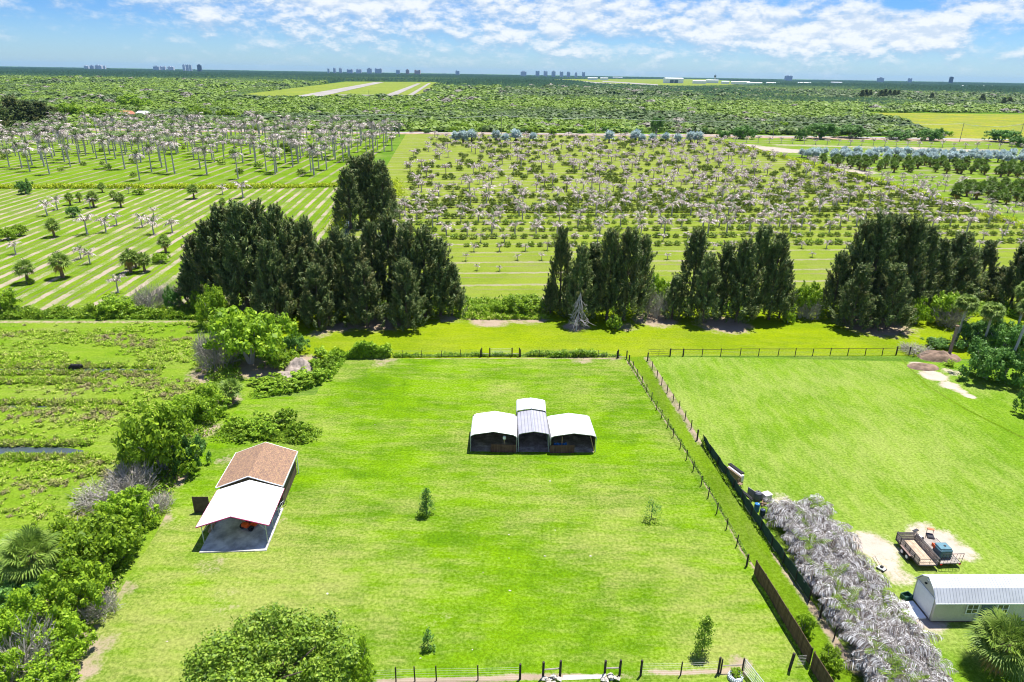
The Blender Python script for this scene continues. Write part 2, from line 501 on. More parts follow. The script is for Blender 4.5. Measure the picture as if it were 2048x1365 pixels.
def leaves(C, Nn, w, l, rng, B=None):
    """rhombic leaves at C facing Nn; B: long direction"""
    n = len(C)
    if B is None:
        B = rng.normal(size=(n, 3))
    B = norm(B - Nn * np.sum(B * Nn, axis=1, keepdims=True))
    T = np.cross(Nn, B)
    w = np.broadcast_to(np.asarray(w, dtype=float).reshape(-1, 1), (n, 1))
    l = np.broadcast_to(np.asarray(l, dtype=float).reshape(-1, 1), (n, 1))
    return np.stack([C - B * l, C + T * w, C + B * l, C - T * w], axis=1)

def vnoise(x, y, seed=0):
    """value noise, 0..1"""
    xi, yi = np.floor(x).astype(np.int64), np.floor(y).astype(np.int64)
    fx, fy = x - xi, y - yi
    fx, fy = fx * fx * (3 - 2 * fx), fy * fy * (3 - 2 * fy)
    def h(a, b):
        k = (a * 374761393 + b * 668265263 + seed * 974711) & 0xffffffff
        k = ((k ^ (k >> 13)) * 1274126177) & 0xffffffff
        return ((k ^ (k >> 16)) & 0xffff) / 65535.0
    return (h(xi, yi) * (1 - fx) + h(xi + 1, yi) * fx) * (1 - fy) + (h(xi, yi + 1) * (1 - fx) + h(xi + 1, yi + 1) * fx) * fy

def fbm(x, y, seed=0, o=4):
    t, a, s = 0, 0.5, 0
    for i in range(o):
        t = t + a * vnoise(x * 2 ** i, y * 2 ** i, seed + i)
        s += a
        a *= 0.5
    return t / s

ORD = ['first', 'second', 'third', 'fourth', 'fifth', 'sixth', 'seventh', 'eighth', 'ninth', 'tenth', 'eleventh', 'twelfth', 'thirteenth', 'fourteenth', 'fifteenth', 'sixteenth', 'seventeenth', 'eighteenth', 'nineteenth', 'twentieth', 'twenty-first', 'twenty-second', 'twenty-third', 'twenty-fourth']
HAZE = True
# ------------------------------------------------------------------ ground sheets
def resample(pts, n):
    pts = np.array(pts, dtype=float)
    s = np.concatenate([[0], np.cumsum(np.arange(1, len(pts)) * 0 + 1)])
    t = np.linspace(0, s[-1], n)
    return np.stack([np.interp(t, s, pts[:, 0]), np.interp(t, s, pts[:, 1])], 1)

def sheet(name, A, B, z, mat, nu=8, nv=8, soil=None, wob=0.0, label=None, lump=0.0, dry=None):
    """a ruled sheet between two ground polylines (photo pixels); soil = bare patches (px, py, radius m, strength)"""
    a = resample([g(*p) for p in A], nu)
    b = resample([g(*p) for p in B], nu)
    t = np.linspace(0, 1, nv)[None, :, None]
    P = a[:, None, :] * (1 - t) + b[:, None, :] * t
    if wob:
        dx = (fbm(P[..., 0] * 0.35, P[..., 1] * 0.35, 5) - 0.5) * wob
        dy = (fbm(P[..., 0] * 0.35, P[..., 1] * 0.35, 9) - 0.5) * wob
        P = P + np.stack([dx, dy], -1)
    P = P.reshape(-1, 2)
    Z = np.full(len(P), z)
    if lump:
        Z = Z + lump * fbm(P[:, 0] * 0.5, P[:, 1] * 0.5, 3)
    me = bpy.data.meshes.new(name)
    idx = np.arange(nu * nv).reshape(nu, nv)
    fs = np.stack([idx[:-1, :-1], idx[1:, :-1], idx[1:, 1:], idx[:-1, 1:]], -1).reshape(-1, 4)
    q0, q1, q2 = P[fs[0, 0]], P[fs[0, 1]], P[fs[0, 2]]
    if (q1[0] - q0[0]) * (q2[1] - q1[1]) - (q1[1] - q0[1]) * (q2[0] - q1[0]) < 0:
        fs = fs[:, ::-1]
    me.from_pydata(np.column_stack([P, Z]).tolist(), [], fs.tolist())
    me.materials.append(mat)
    at = np.zeros(len(P), dtype=np.float32)
    for s in (soil or []):
        if len(s) == 4:
            c = np.array(g(s[0], s[1]))
            d = np.linalg.norm(P - c, axis=1) / s[2]
            at = np.maximum(at, s[3] * np.clip(1.5 - d, 0, 1))
        else:                                   # a line: (x0, y0, x1, y1, half width, strength)
            p, q = np.array(g(s[0], s[1])), np.array(g(s[2], s[3]))
            e = q - p
            k = np.clip(((P - p) @ e) / (e @ e), 0, 1)[:, None]
            d = np.linalg.norm(P - (p + e * k), axis=1) / s[4]
            at = np.maximum(at, s[5] * np.clip(1.6 - d, 0, 1))
    a_ = me.attributes.new('soil', 'FLOAT', 'POINT')
    a_.data.foreach_set('value', at)
    if dry:
        dv = np.zeros(len(P), dtype=np.float32)
        for px, py, rad, k in dry:
            dd = np.linalg.norm(P - np.array(g(px, py)), axis=1) / rad
            dv = np.maximum(dv, k * np.clip(1.6 - dd, 0, 1))
        me.attributes.new('dry', 'FLOAT', 'POINT').data.foreach_set('value', dv)
    me.update()
    o = link(name, me)
    return structure(o, 'structure', label)

def base_ground():
    me = bpy.data.meshes.new('ground')
    R = 26000
    me.from_pydata([(-R, -200, 0), (R, -200, 0), (R, R, 0), (-R, R, 0)], [], [(0, 1, 2, 3)])
    me.materials.append(M_ground)
    structure(link('ground', me), 'structure', 'flat green ground reaching to the horizon')
base_ground()

A_L = [(20, 1520), (150, 1340), (315, 1060), (415, 890), (490, 800), (630, 790), (675, 718)]
A_R = [(1760, 1520), (1655, 1365), (1497, 1115), (1430, 995), (1360, 880), (1300, 790), (1252, 716)]
S_R = [(1880, 1520), (1735, 1365), (1560, 1110), (1500, 1030), (1405, 888), (1350, 795), (1296, 712)]
B_R = [(3400, 1520), (3000, 1365), (2700, 1115), (2600, 995), (2500, 850), (2400, 790), (2300, 735)]
sheet('lawn', A_L, A_R, 0.016, M_lawn, 150, 130, wob=0.5, label='mown bright green lawn around the three open carports', dry=[(280, 1260, 8, 1.0), (420, 1180, 9, 1.0), (600, 1180, 6, 0.7), (870, 1220, 6, 0.7), (1480, 1230, 6, 0.5), (360, 1060, 5, .8), (1180, 1120, 6, .3), (700, 730, 8, .5), (1200, 740, 8, .4), (640, 1000, 4, .4)], soil=[
    (770, 721, 3.2, 0.58), (715, 723, 2.0, 0.32), (1165, 719, 3.0, 0.58), (1235, 722, 2.2, 0.36), (420, 1130, 2.0, 0.54), (500, 1160, 2.5, 0.32), (455, 1200, 2.5, 0.40),
    (440, 1250, 2.5, 0.36), (405, 1270, 2.5, 0.29), (560, 1040, 1.2, 0.43), (447, 920, 1.5, 0.58), (350, 1050, 1.6, 0.36), (870, 1225, 2.5, 0.36), (800, 1215, 2.0, 0.29), (1290, 1130, 1.8, 0.18),
    (320, 1040, 1.8, 0.65), (250, 1180, 1.6, 0.65), (200, 1290, 1.8, 0.65), (170, 1340, 1.6, 0.65), (280, 1105, 1.2, 0.50), (870, 1110, 2.0, 0.22), (680, 990, 2.5, 0.18), (1480, 1330, 1.3, 0.65),
    (1255, 718, 1300, 790, 0.35, 1.0), (1300, 790, 1360, 880, 0.35, 1.0), (1360, 880, 1430, 995, 0.3, 1.0), (1430, 995, 1500, 1125, 0.3, 1.0), (1500, 1125, 1600, 1290, 0.25, 0.8), (820, 716, 1240, 717, 0.5, 0.75), (760, 1364, 1480, 1344, 0.3, 0.85)])
sheet('grass_strip', A_R, S_R, 0.012, M_strip, 110, 12, label='darker grass strip between the two long wire fences', soil=[
    (1296, 716, 1405, 890, 0.9, 0.62), (1560, 1110, 1720, 1340, 1.0, 0.7), (1405, 890, 1500, 1030, 0.4, 0.45), (1260, 722, 1300, 790, 0.3, 0.7), (1620, 1190, 1.4, 0.8), (1690, 1280, 1.6, 0.9)])
sheet('neighbour_lawn', S_R, B_R, 0.012, M_lawn2, 110, 120, label='mown lawn of the next plot beyond the wire fences', dry=[(1760, 1060, 8, 1.0), (1950, 1080, 7, .9), (1560, 930, 10, .6), (1450, 800, 12, .5), (1700, 780, 14, .5), (1780, 1200, 6, .6), (1850, 900, 10, .4)], soil=[
    (1745, 1090, 2.8, 0.8), (1765, 1110, 2.0, 0.75), (1875, 1085, 3.0, 0.85), (1915, 1103, 2.0, 0.8), (1850, 1060, 2.0, 0.65), (1845, 1235, 2.0, 0.95), (1790, 1150, 2.0, 0.7),
    (1838, 730, 1.8, 0.85), (1868, 752, 2.4, 0.9), (1898, 771, 1.8, 0.85), (1922, 783, 1.2, 0.8), (1940, 793, 1.0, 0.85), (1905, 745, 2.4, 0.6), (1900, 1300, 2.5, 0.3), (1310, 718, 1800, 716, 0.5, 0.35),
    (1560, 1000, 2.0, 0.55), (1640, 1180, 2.5, 0.6), (1760, 1330, 3.0, 0.8)])
sheet('swale', [(1800, 718), (1850, 770), (1930, 820), (2060, 885)], [(1803, 718), (1854, 770), (1936, 820), (2068, 885)], 0.018, M_strip, 60, 4, wob=0.3, label='shallow dark drainage line across the next lawn', soil=[(1850, 770, 2060, 885, 0.3, 0.35)])
sheet('grass_lane', [(380, 730), (600, 724), (675, 718), (1252, 716), (1296, 712), (1815, 712), (2400, 745)], [(380, 640), (600, 612), (700, 612), (1252, 612), (1296, 612), (1815, 612), (2400, 620)], 0.008, M_lane, 150, 24, label='bright mown lane between the back fence and the tall pines', soil=[
    (680, 655, 3.5, 0.7), (640, 668, 3, 0.6), (820, 652, 3, 0.5), (980, 640, 5, 0.8), (1060, 638, 4, 0.75), (1150, 655, 3.0, 0.8), (1310, 640, 5, 0.8), (1250, 655, 3, 0.6), (590, 735, 3.0, 0.9), (610, 720, 2.5, 0.8), (500, 650, 5, 0.9), (760, 648, 5, 0.8), (1450, 650, 6, 0.8), (1750, 650, 8, 0.8), (900, 636, 4, 0.6)])
P_L = [(-700, 1520), (-500, 1340), (-400, 1060), (-300, 890), (-250, 800), (-200, 720), (-120, 642)]
P_R = [(30, 1520), (160, 1340), (325, 1060), (425, 890), (500, 800), (590, 740), (430, 642)]
sheet('pasture', P_L, P_R, 0.010, M_past, 110, 100, label='rough wet pasture with grass tussocks', soil=[
    (240, 1020, 3.5, 0.8), (300, 1000, 2.5, 0.8), (220, 950, 2, 0.5), (150, 1200, 4, 0.8), (100, 1300, 4, 0.9), (330, 960, 3, 0.8), (400, 860, 3, 0.8), (450, 800, 3, 0.7), (440, 745, 5, 0.9), (520, 735, 5, 0.9), (360, 780, 2.5, 0.4), (-120, 644, 430, 643, 1.2, 0.6), (370, 710, 3, 0.4)])
sheet('orchard_field', [(-160, 640), (200, 634), (640, 628)], [(-160, 381), (200, 379), (690, 374)], 0.008, M_fieldE, 40, 40, label='green field in long diagonal stripes of pale sand', soil=[(-100, 610, 640, 600, 3, 0.35)])
sheet('tall_palm_field', [(-220, 378), (200, 376), (690, 371)], [(-220, 264), (200, 262), (800, 264)], 0.012, M_fieldF, 30, 30, label='striped field under the tall palms')
sheet('row_field', [(600, 616), (1400, 612), (2700, 650)], [(812, 266), (1100, 265), (1440, 270)], 0.006, M_fieldG, 40, 40, label='level field planted with rows of dying palms and shrubs', soil=[(805, 380, 10, 0.5), (690, 600, 2600, 625, 3, 0.3)])
sheet('nursery_field', [(1445, 279), (1760, 363), (2048, 452), (2700, 640)], [(1445, 270), (1760, 278), (2048, 290), (2900, 335)], 0.014, M_fieldH, 60, 50, label='nursery field beyond the yellow ditch line', soil=[(1530, 297, 16, 1.0), (1580, 302, 14, 1.0), (1490, 290, 12, 0.8), (1720, 345, 10, 0.8), (1840, 300, 16, 0.8), (1950, 306, 16, 0.7), (1690, 336, 9, 0.7), (1560, 290, 2000, 305, 7, 0.6)])
sheet('sand_road', [(-250, 267), (700, 265.5), (1400, 272.5), (2048, 291), (2600, 314)], [(-250, 262.5), (700, 261.5), (1400, 267.5), (2048, 284), (2600, 304)], 0.05, M_sand, 120, 5, wob=14.0, label='pale sandy track along the far field edge')
sheet('road', [(-250, 264.6), (700, 263.4), (1400, 269.6), (2048, 286.5), (2600, 307)], [(-250, 263.3), (700, 262.1), (1400, 268.3), (2048, 284.6), (2600, 305)], 0.09, M_asph, 80, 3, label='narrow grey road behind the palm fields')
sheet('meadow', [(1900, 282), (2060, 290), (2500, 305)], [(1718, 227), (2060, 237), (2500, 250)], 0.07, M_yfield, 30, 30, wob=15, label='yellow green meadow in front of the far woods')
sheet('airfield', [(440, 194), (830, 194)], [(694, 160.5), (880, 160.5)], 0.3, M_air, 60, 30, wob=10, label='grass of the airfield')
sheet('airfield_far', [(1060, 169), (1560, 180)], [(1100, 154), (1420, 156)], 0.3, M_air, 40, 20, wob=10, label='far grass of the airfield by the hangar')
for A, B in (([(588, 192), (640, 192)], [(748, 161.5), (768, 161.5)]), ([(770, 188), (792, 188)], [(834, 163.5), (842, 163.5)]), ([(815, 188), (826, 188)], [(857, 162.5), (862, 162.5)]),
             ([(1112, 155.5), (1120, 154.5)], [(1225, 166.5), (1240, 165)]), ([(1205, 160), (1205, 158)], [(1316, 168.5), (1316, 166)])):
    sheet('runway', A, B, 0.7, M_runway, 12, 3, label='pale concrete runway')
sheet('taxiway', [(670, 189.3), (830, 189.3)], [(670, 187.6), (830, 187.6)], 0.9, M_runway, 10, 3, label='pale taxiway crossing the ends of the runways')

# water in the ditches
def water_mat():
    m, nt, out = newmat('ditch_water')
    p = position(nt)
    n = noise(nt, p, 3.0, 4)
    b = nn(nt, 'ShaderNodeBsdfPrincipled', {'Base Color': (0.055, 0.075, 0.085, 1), 'Roughness': 0.16, 'Specular IOR Level': 0.6})
    bp = nn(nt, 'ShaderNodeBump', {'Height': n, 'Strength': 0.5, 'Distance': 0.04})
    nt.links.new(bp.outputs[0], b.inputs['Normal'])
    nt.links.new(b.outputs[0], out.inputs[0])
    return m
M_water = water_mat()
sheet('pond_water', [(-200, 916), (0, 913), (70, 912), (120, 910), (168, 904)], [(-200, 888), (0, 893), (70, 895), (120, 896), (168, 901)], 0.02, M_water, 60, 6, wob=0.6, label='blue grey water lying in the near pasture ditch')
sheet('ditch_water', [(-200, 746), (0, 743.5), (100, 743.5), (200, 744), (310, 742)], [(-200, 738), (0, 739), (100, 738), (200, 737), (310, 739)], 0.02, M_water, 80, 5, wob=0.9, label='narrow water in the ditch where the cow stands')
sheet('puddle', [(10, 815), (40, 816), (95, 815)], [(10, 812), (40, 810.5), (95, 813)], 0.02, M_water, 20, 4, wob=0.6, label='small puddle in the middle pasture ditch')
sheet('canal_water', [(684, 476), (696, 476)], [(700, 380), (712, 380)], 0.02, M_water, 20, 4, wob=0.6, label='thin canal water glinting between the pine clumps')

# ------------------------------------------------------------------ sky, sun, haze
SUN_EL, SUN_AZ = math.radians(72), math.radians(38)
sv = Vector((math.cos(SUN_EL) * math.sin(SUN_AZ), math.cos(SUN_EL) * math.cos(SUN_AZ), math.sin(SUN_EL)))
sl = bpy.data.lights.new('sun', 'SUN')
sl.energy = 4.6
sl.angle = math.radians(0.5)
sl.color = (1.0, 0.96, 0.88)
so = bpy.data.objects.new('sun', sl)
COL.objects.link(so)
so.rotation_euler = sv.to_track_quat('Z', 'Y').to_euler()

def build_world():
    w = bpy.data.worlds.new('World')
    S.world = w
    w.use_nodes = True
    nt = w.node_tree
    nt.nodes.clear()
    out = nn(nt, 'ShaderNodeOutputWorld')
    sky = nn(nt, 'ShaderNodeTexSky', None, sky_type='NISHITA', sun_disc=False, sun_elevation=SUN_EL, sun_rotation=SUN_AZ, air_density=1.0, dust_density=0.3, ozone_density=2.0)
    d = nn(nt, 'ShaderNodeTexCoord').outputs['Generated']
    xyz = nn(nt, 'ShaderNodeSeparateXYZ', {0: d})
    az = math_(nt, 'MULTIPLY', math_(nt, 'ARCTAN2', xyz.outputs[0], xyz.outputs[1]), 57.2958)
    el = math_(nt, 'MULTIPLY', math_(nt, 'ARCSINE', xyz.outputs[2]), 57.2958)
    def vec(sa, se, oa=0.0, oe=0.0):
        return nn(nt, 'ShaderNodeCombineXYZ', {0: math_(nt, 'ADD', math_(nt, 'MULTIPLY', az, sa), oa), 1: math_(nt, 'ADD', math_(nt, 'MULTIPLY', el, se), oe), 2: 0.0}).outputs[0]
    def blob(a0, e0, ra, re):
        x = math_(nt, 'DIVIDE', math_(nt, 'SUBTRACT', az, a0), ra)
        y = math_(nt, 'DIVIDE', math_(nt, 'SUBTRACT', el, e0), re)
        r = math_(nt, 'ADD', math_(nt, 'MULTIPLY', x, x), math_(nt, 'MULTIPLY', y, y))
        return math_(nt, 'POWER', 2.718, math_(nt, 'MULTIPLY', r, -1.0))
    def field(oe):
        a = noise(nt, vec(0.12, 0.33, 3.0, oe * 0.33 + 1.7), 1.0, 7, 0.55)
        b = noise(nt, vec(0.50, 1.0, 7.0, oe * 1.0), 1.0, 8, 0.62)
        return math_(nt, 'ADD', math_(nt, 'MULTIPLY', a, 0.42), math_(nt, 'MULTIPLY', b, 0.58))
    n0, n1 = field(0.0), field(0.42)
    bias = smooth(nt, el, 0.1, 3.2, -0.015, 0.085)
    for a0, e0, ra, re, k in BLOBS:
        bias = math_(nt, 'ADD', bias, math_(nt, 'MULTIPLY', blob(a0, e0, ra, re), k))
    dens = math_(nt, 'ADD', n0, bias)
    cover = smooth(nt, dens, 0.43, 0.70)
    lit = smooth(nt, math_(nt, 'SUBTRACT', n0, n1), -0.07, 0.075)
    shade = mix(nt, lit, (0.21, 0.30, 0.42), (0.445, 0.475, 0.50))
    thick = smooth(nt, dens, 0.5, 0.70)
    shade = mix(nt, math_(nt, 'MULTIPLY', thick, 0.35), shade, (0.60, 0.61, 0.62))
    # the clear sky, a little bluer than the model's, paler at the horizon
    tint = ramp(nt, smooth(nt, el, 0.0, 9.0), TINT)
    blue = mix(nt, 1.0, sky.outputs[0], tint, 'MULTIPLY')
    blue = nn(nt, 'ShaderNodeVectorMath', {0: blue, 'Scale': SKY_K}, operation='SCALE').outputs[0]
    hi = smooth(nt, el, 14.0, 30.0, 1, 0.25)
    f = math_(nt, 'MULTIPLY', math_(nt, 'MULTIPLY', cover, smooth(nt, el, 0.1, 1.6, 0.35, 0.95)), hi)
    col = mix(nt, f, blue, shade)
    bg = nn(nt, 'ShaderNodeBackground', {'Color': col, 'Strength': 1.0})
    nt.links.new(bg.outputs[0], out.inputs[0])
SKY_K = 0.070
TINT = [(0, (0.54, 0.80, 1.2)), (0.35, (0.34, 0.62, 1.12)), (1, (0.26, 0.53, 1.1))]
BLOBS = [(-33, 2.4, 7, 2.3, -0.15), (-22, 1.4, 12, 1.3, -0.04), (26.8, 4.7, 1.8, 0.6, -0.22), (33, 2.6, 2.6, 1.3, -0.15), (4, 3.6, 13, 1.5, 0.07), (20, 3.1, 4.5, 1.3, 0.13), (24.6, 3.0, 2.4, 1.1, 0.15), (28.7, 2.9, 2.1, 1.0, 0.22), (-15, 5.0, 14, 0.7, 0.12), (33.5, 4.5, 4, 0.5, 0.14)]
build_world()

S.view_settings.view_transform = 'Standard'
S.view_settings.look = 'None'
S.view_settings.exposure = 0.95
S.view_settings.gamma = 1.0
S.cycles.filter_width = 1.1

def build_haze():
    m = bpy.data.materials.new('haze_air')
    m.use_nodes = True
    nt = m.node_tree
    nt.nodes.clear()
    out = nn(nt, 'ShaderNodeOutputMaterial')
    v = nn(nt, 'ShaderNodeVolumePrincipled', {'Color': (0.34, 0.64, 1.0, 1), 'Density': 0.000018, 'Anisotropy': 0.0})
    nt.links.new(v.outputs[0], out.inputs['Volume'])
    mb = MB().box((0, 12500, 78), (53000, 27400, 158))
    o = mb.obj('haze', m)
    structure(o, 'stuff', 'thin blue haze over the far woods')
if HAZE:
    build_haze()
# ------------------------------------------------------------------ plant generators
def sph(n, rng, zmin=-1.0):
    v = norm(rng.normal(size=(n * 3, 3)))
    v = v[v[:, 2] > zmin]
    return v[:n]

def bush_crown(name, seed, mat, lobes=9, clumps=9, per=46, leaf=0.055, top=1.25, spread=0.62, gap=0.15, flat=1.0):
    """rounded crown of lobes, lobes of clumps, clumps of leaves; about 1 wide in radius, 0..top tall"""
    rng = np.random.default_rng(seed)
    Q = []
    for i in range(lobes):
        a = 2 * PI * (i + rng.uniform(-.3, .3)) / lobes * 1.7
        rr = spread * math.sqrt(rng.uniform(0.02, 1))
        lr = rng.uniform(0.30, 0.50)
        lc = np.array([rr * math.cos(a), rr * math.sin(a), (0.28 + rng.uniform(0.05, 0.75) * (1 - rr * 0.75)) * flat])
        dirs = sph(clumps, rng, -0.55)
        for d in dirs:
            if rng.random() < gap:
                continue
            cr = lr * rng.uniform(0.28, 0.46)
            cc = lc + d * lr * rng.uniform(0.72, 1.02)
            n = int(per * rng.uniform(0.6, 1.3))
            u = sph(n, rng, -0.75)
            n = len(u)
            C = cc + u * cr * rng.uniform(0.35, 1.0, (n, 1))
            Nn = norm(u + rng.normal(size=(n, 3)) * 0.55 + np.array([0, 0, 0.45]))
            s = np.exp(rng.normal(size=n) * 0.3) * leaf
            Q.append(leaves(C, Nn, s * 0.62, s, rng))
    Q = np.concatenate(Q)
    Q[..., 2] = np.maximum(Q[..., 2], 0.02)
    Q[..., 2] *= top / max(0.1, Q[..., 2].max())
    return quad_mesh(name, Q, mat)

def limbs(name, seed, mat, h=0.75, r=0.05, n=6, reach=0.6):
    rng = random.Random(seed)
    mb = MB()
    for i in range(n):
        a = 2 * PI * i / n + rng.uniform(-.4, .4)
        q = rng.uniform(0.4, 1) * reach
        mb.tube([(0.03 * math.cos(a), 0.03 * math.sin(a), 0), (q * .35 * math.cos(a), q * .35 * math.sin(a), h * 0.45), (q * math.cos(a + .2), q * math.sin(a + .2), h * rng.uniform(.8, 1.1))], [r, r * 0.7, r * 0.25], 5)
    return mb.mesh(name, mat)

def twig_crown(name, seed, mat, n=420, top=1.0, mats=None):
    """bare grey twigs: many thin forked blades rising from the base"""
    rng = np.random.default_rng(seed)
    Q = []
    for _ in range(n):
        a, r0 = rng.uniform(0, 2 * PI), 0.75 * math.sqrt(rng.random())
        p = np.array([r0 * math.cos(a), r0 * math.sin(a), rng.uniform(0.0, 0.5) * top])
        d = norm(np.array([math.cos(a) * 0.6, math.sin(a) * 0.6, rng.uniform(0.35, 1.5)]) + rng.normal(size=3) * 0.45)
        for k in range(3):
            l = rng.uniform(0.12, 0.34)
            e = norm(d + rng.normal(size=3) * 0.4)
            s = norm(np.cross(e, rng.normal(size=3)))
            w = rng.uniform(0.006, 0.014)
            q = p + e * l
            Q.append([p - s * w, p + s * w, q + s * w * 0.3, q - s * w * 0.3])
            p = p + e * l * 0.6
    Q = np.array(Q)
    Q[..., 2] = np.clip(Q[..., 2], 0.0, None)
    Q[..., 2] *= top / Q[..., 2].max()
    return quad_mesh(name, Q, mat)

def pine_crown(name, seed, h=21.0, r=4.2, plumes=230, per=62):
    """casuarina: a full cone of upward feathery plumes from the ground up"""
    rng = np.random.default_rng(seed)
    Q, TN = [], []
    ph = rng.uniform(0, 2 * PI, 4)
    for k_ in range(plumes):
        t = rng.random() ** 0.85 if k_ > 5 else 0.93
        a = rng.uniform(0, 2 * PI)
        prof = (1 - t) ** 0.9 * (0.80 + 0.2 * math.sin(3 * a + ph[0]) * math.sin(5 * t * PI + ph[1]))
        q = r * prof * rng.uniform(0.66, 1.06)
        base = np.array([q * math.cos(a), q * math.sin(a), 0.2 + t * h * 0.88])
        ax = norm(np.array([math.cos(a) * 0.30, math.sin(a) * 0.30, 1.0]) + rng.normal(size=3) * 0.12)
        L = rng.uniform(2.2, 4.6) * (0.72 + 0.35 * (1 - t))
        n = int(per * rng.uniform(.7, 1.3))
        s = rng.random(n) ** 0.75
        wd = (0.50 * np.sin(PI * np.clip(s * 0.9 + 0.08, 0, 1)) ** 0.8 + 0.02) * L * 0.17
        off = rng.normal(size=(n, 3)) * wd[:, None] * 0.75
        C = base + ax * (s * L)[:, None] + off
        B = norm(ax + norm(off) * 0.35 + rng.normal(size=(n, 3)) * 0.20)
        Nn = norm(norm(off) + rng.normal(size=(n, 3)) * 0.6)
        Q.append(leaves(C, Nn, rng.uniform(0.05, 0.11, n), rng.uniform(0.26, 0.55, n), rng, B))
        TN.append(np.full(n, rng.random()))
    return quad_mesh(name, np.concatenate(Q), L_pine, tone=np.concatenate(TN))

def pine_trunk(name, h=21.0):
    mb = MB().tube([(0, 0, 0), (0.1, 0, h * 0.3), (-0.05, 0.1, h * 0.6), (0, 0, h * 0.93)], [0.32, 0.26, 0.17, 0.05], 7)
    rng = random.Random(3)
    for i in range(22):
        z = h * (0.06 + 0.8 * i / 22)
        a = i * 2.4
        l = 3.4 * (1 - z / h) ** .7 + 0.4
        mb.tube([(0, 0, z), (l * .5 * math.cos(a), l * .5 * math.sin(a), z + l * .3), (l * math.cos(a), l * math.sin(a), z + l * .75)], [0.08, 0.05, 0.02], 4)
    return mb.mesh(name, M_trunkd)

def feather(rng, a, e0, L, pairs, w, leaf, droop, bend, base, vshape=0.5):
    """one feather frond: returns quads for the rib and leaflets"""
    Q = []
    p = np.array(base, dtype=float)
    e = e0
    side = np.array([-math.sin(a), math.cos(a), 0.0])
    step = L / pairs
    tw = rng.uniform(-0.25, 0.25)
    for i in range(pairs):
        t = (i + 0.5) / pairs
        d = np.array([math.cos(a) * math.cos(e), math.sin(a) * math.cos(e), math.sin(e)])
        up = np.cross(d, side) * -1
        q = p + d * step
        Q.append([p - side * 0.02, p + side * 0.02, q + side * 0.015, q - side * 0.015])
        ll = leaf * (math.sin(PI * min(1, 0.12 + 0.88 * t) ** 0.8) * 0.9 + 0.15)
        for sgn in (-1, 1):
            o = norm(side * sgn + d * 0.55 + up * (vshape + tw * sgn) * 0.6 + rng.normal(size=3) * 0.12)
            tip = p + o * ll + np.array([0, 0, -droop * ll])
            m = p + o * ll * 0.55 + np.array([0, 0, -droop * ll * 0.15])
            Q.append([p, m + d * w, tip, m - d * w])
        p = q
        e -= bend / pairs
    return Q

def palm_crown_quads(rng, nf, L, e_lo, e_hi, bend, pairs, w, leaf, droop, z, twist=0.0):
    Q = []
    for i in range(nf):
        a = i * 2.399 + twist + rng.uniform(-.25, .25)
        e0 = rng.uniform(e_lo, e_hi)
        Q += feather(rng, a, e0, L * rng.uniform(0.8, 1.15), pairs, w, leaf, droop, bend * rng.uniform(0.8, 1.2), (0.05 * math.cos(a), 0.05 * math.sin(a), z))
    return Q

def fan_leaf(rng, a, e, L, R, seg, droop, base, w=0.05):
    """one fan: a stalk and a spread of folded segments whose tips hang"""
    Q = []
    d = np.array([math.cos(a) * math.cos(e), math.sin(a) * math.cos(e), math.sin(e)])
    side = np.array([-math.sin(a), math.cos(a), 0.0])
    up = np.cross(d, side) * -1
    b = np.array(base, dtype=float)
    h = b + d * L
    Q.append([b - side * .03, b + side * .03, h + side * .02, h - side * .02])
    tilt = rng.uniform(-0.5, 0.1)
    nd = norm(d * math.cos(tilt) + up * math.sin(tilt))
    for k in range(seg):
        th = (k / (seg - 1) - 0.5) * math.radians(230)
        s = norm(nd * math.cos(th) + side * math.sin(th) + up * (0.25 * abs(math.sin(th)) + rng.uniform(-.08, .08)))
        rl = R * (0.72 + 0.28 * math.cos(th * 0.8)) * rng.uniform(0.9, 1.1)
        t = norm(np.cross(s, up))
        m = h + s * rl * 0.6
        tip = h + s * rl + np.array([0, 0, -droop * rl])
        Q.append([h, m + t * w, tip, m - t * w])
    return Q

def fan_palm_meshes(seed, trunk_h, n_green, n_old, L, R, seg, w, tr=0.17, matg=None, droop=0.28, trunk_mat=None):
    """trunk, green fans, old hanging fans of a fan palm"""
    rng = np.random.default_rng(seed)
    tm = MB().tube([(0, 0, 0), (0.05, 0, trunk_h * 0.5), (0, 0.03, trunk_h)], [tr * 1.25, tr, tr * 1.15], 9).mesh('trunk', trunk_mat or M_trunkb)
    G, O = [], []
    for i in range(n_green):
        t = (i + .5) / n_green
        e = math.asin(max(-0.55, 1 - 1.5 * t)) + rng.uniform(-.12, .12)
        G += fan_leaf(rng, i * 2.399 + rng.uniform(-.2, .2), e, L * rng.uniform(.8, 1.15), R * rng.uniform(.85, 1.12), seg, droop, (0, 0, trunk_h), w)
    for i in range(n_old):
        e = rng.uniform(-1.25, -0.45)
        O += fan_leaf(rng, i * 2.399 * 1.3, e, L * .8, R * rng.uniform(.7, 1), max(7, seg // 2 + 2), droop * 1.8, (0, 0, trunk_h), w)
    gm = quad_mesh('green_fans', np.array(G), matg or L_fan)
    om = quad_mesh('old_fans', np.array(O), L_fanold) if O else None
    return tm, gm, om

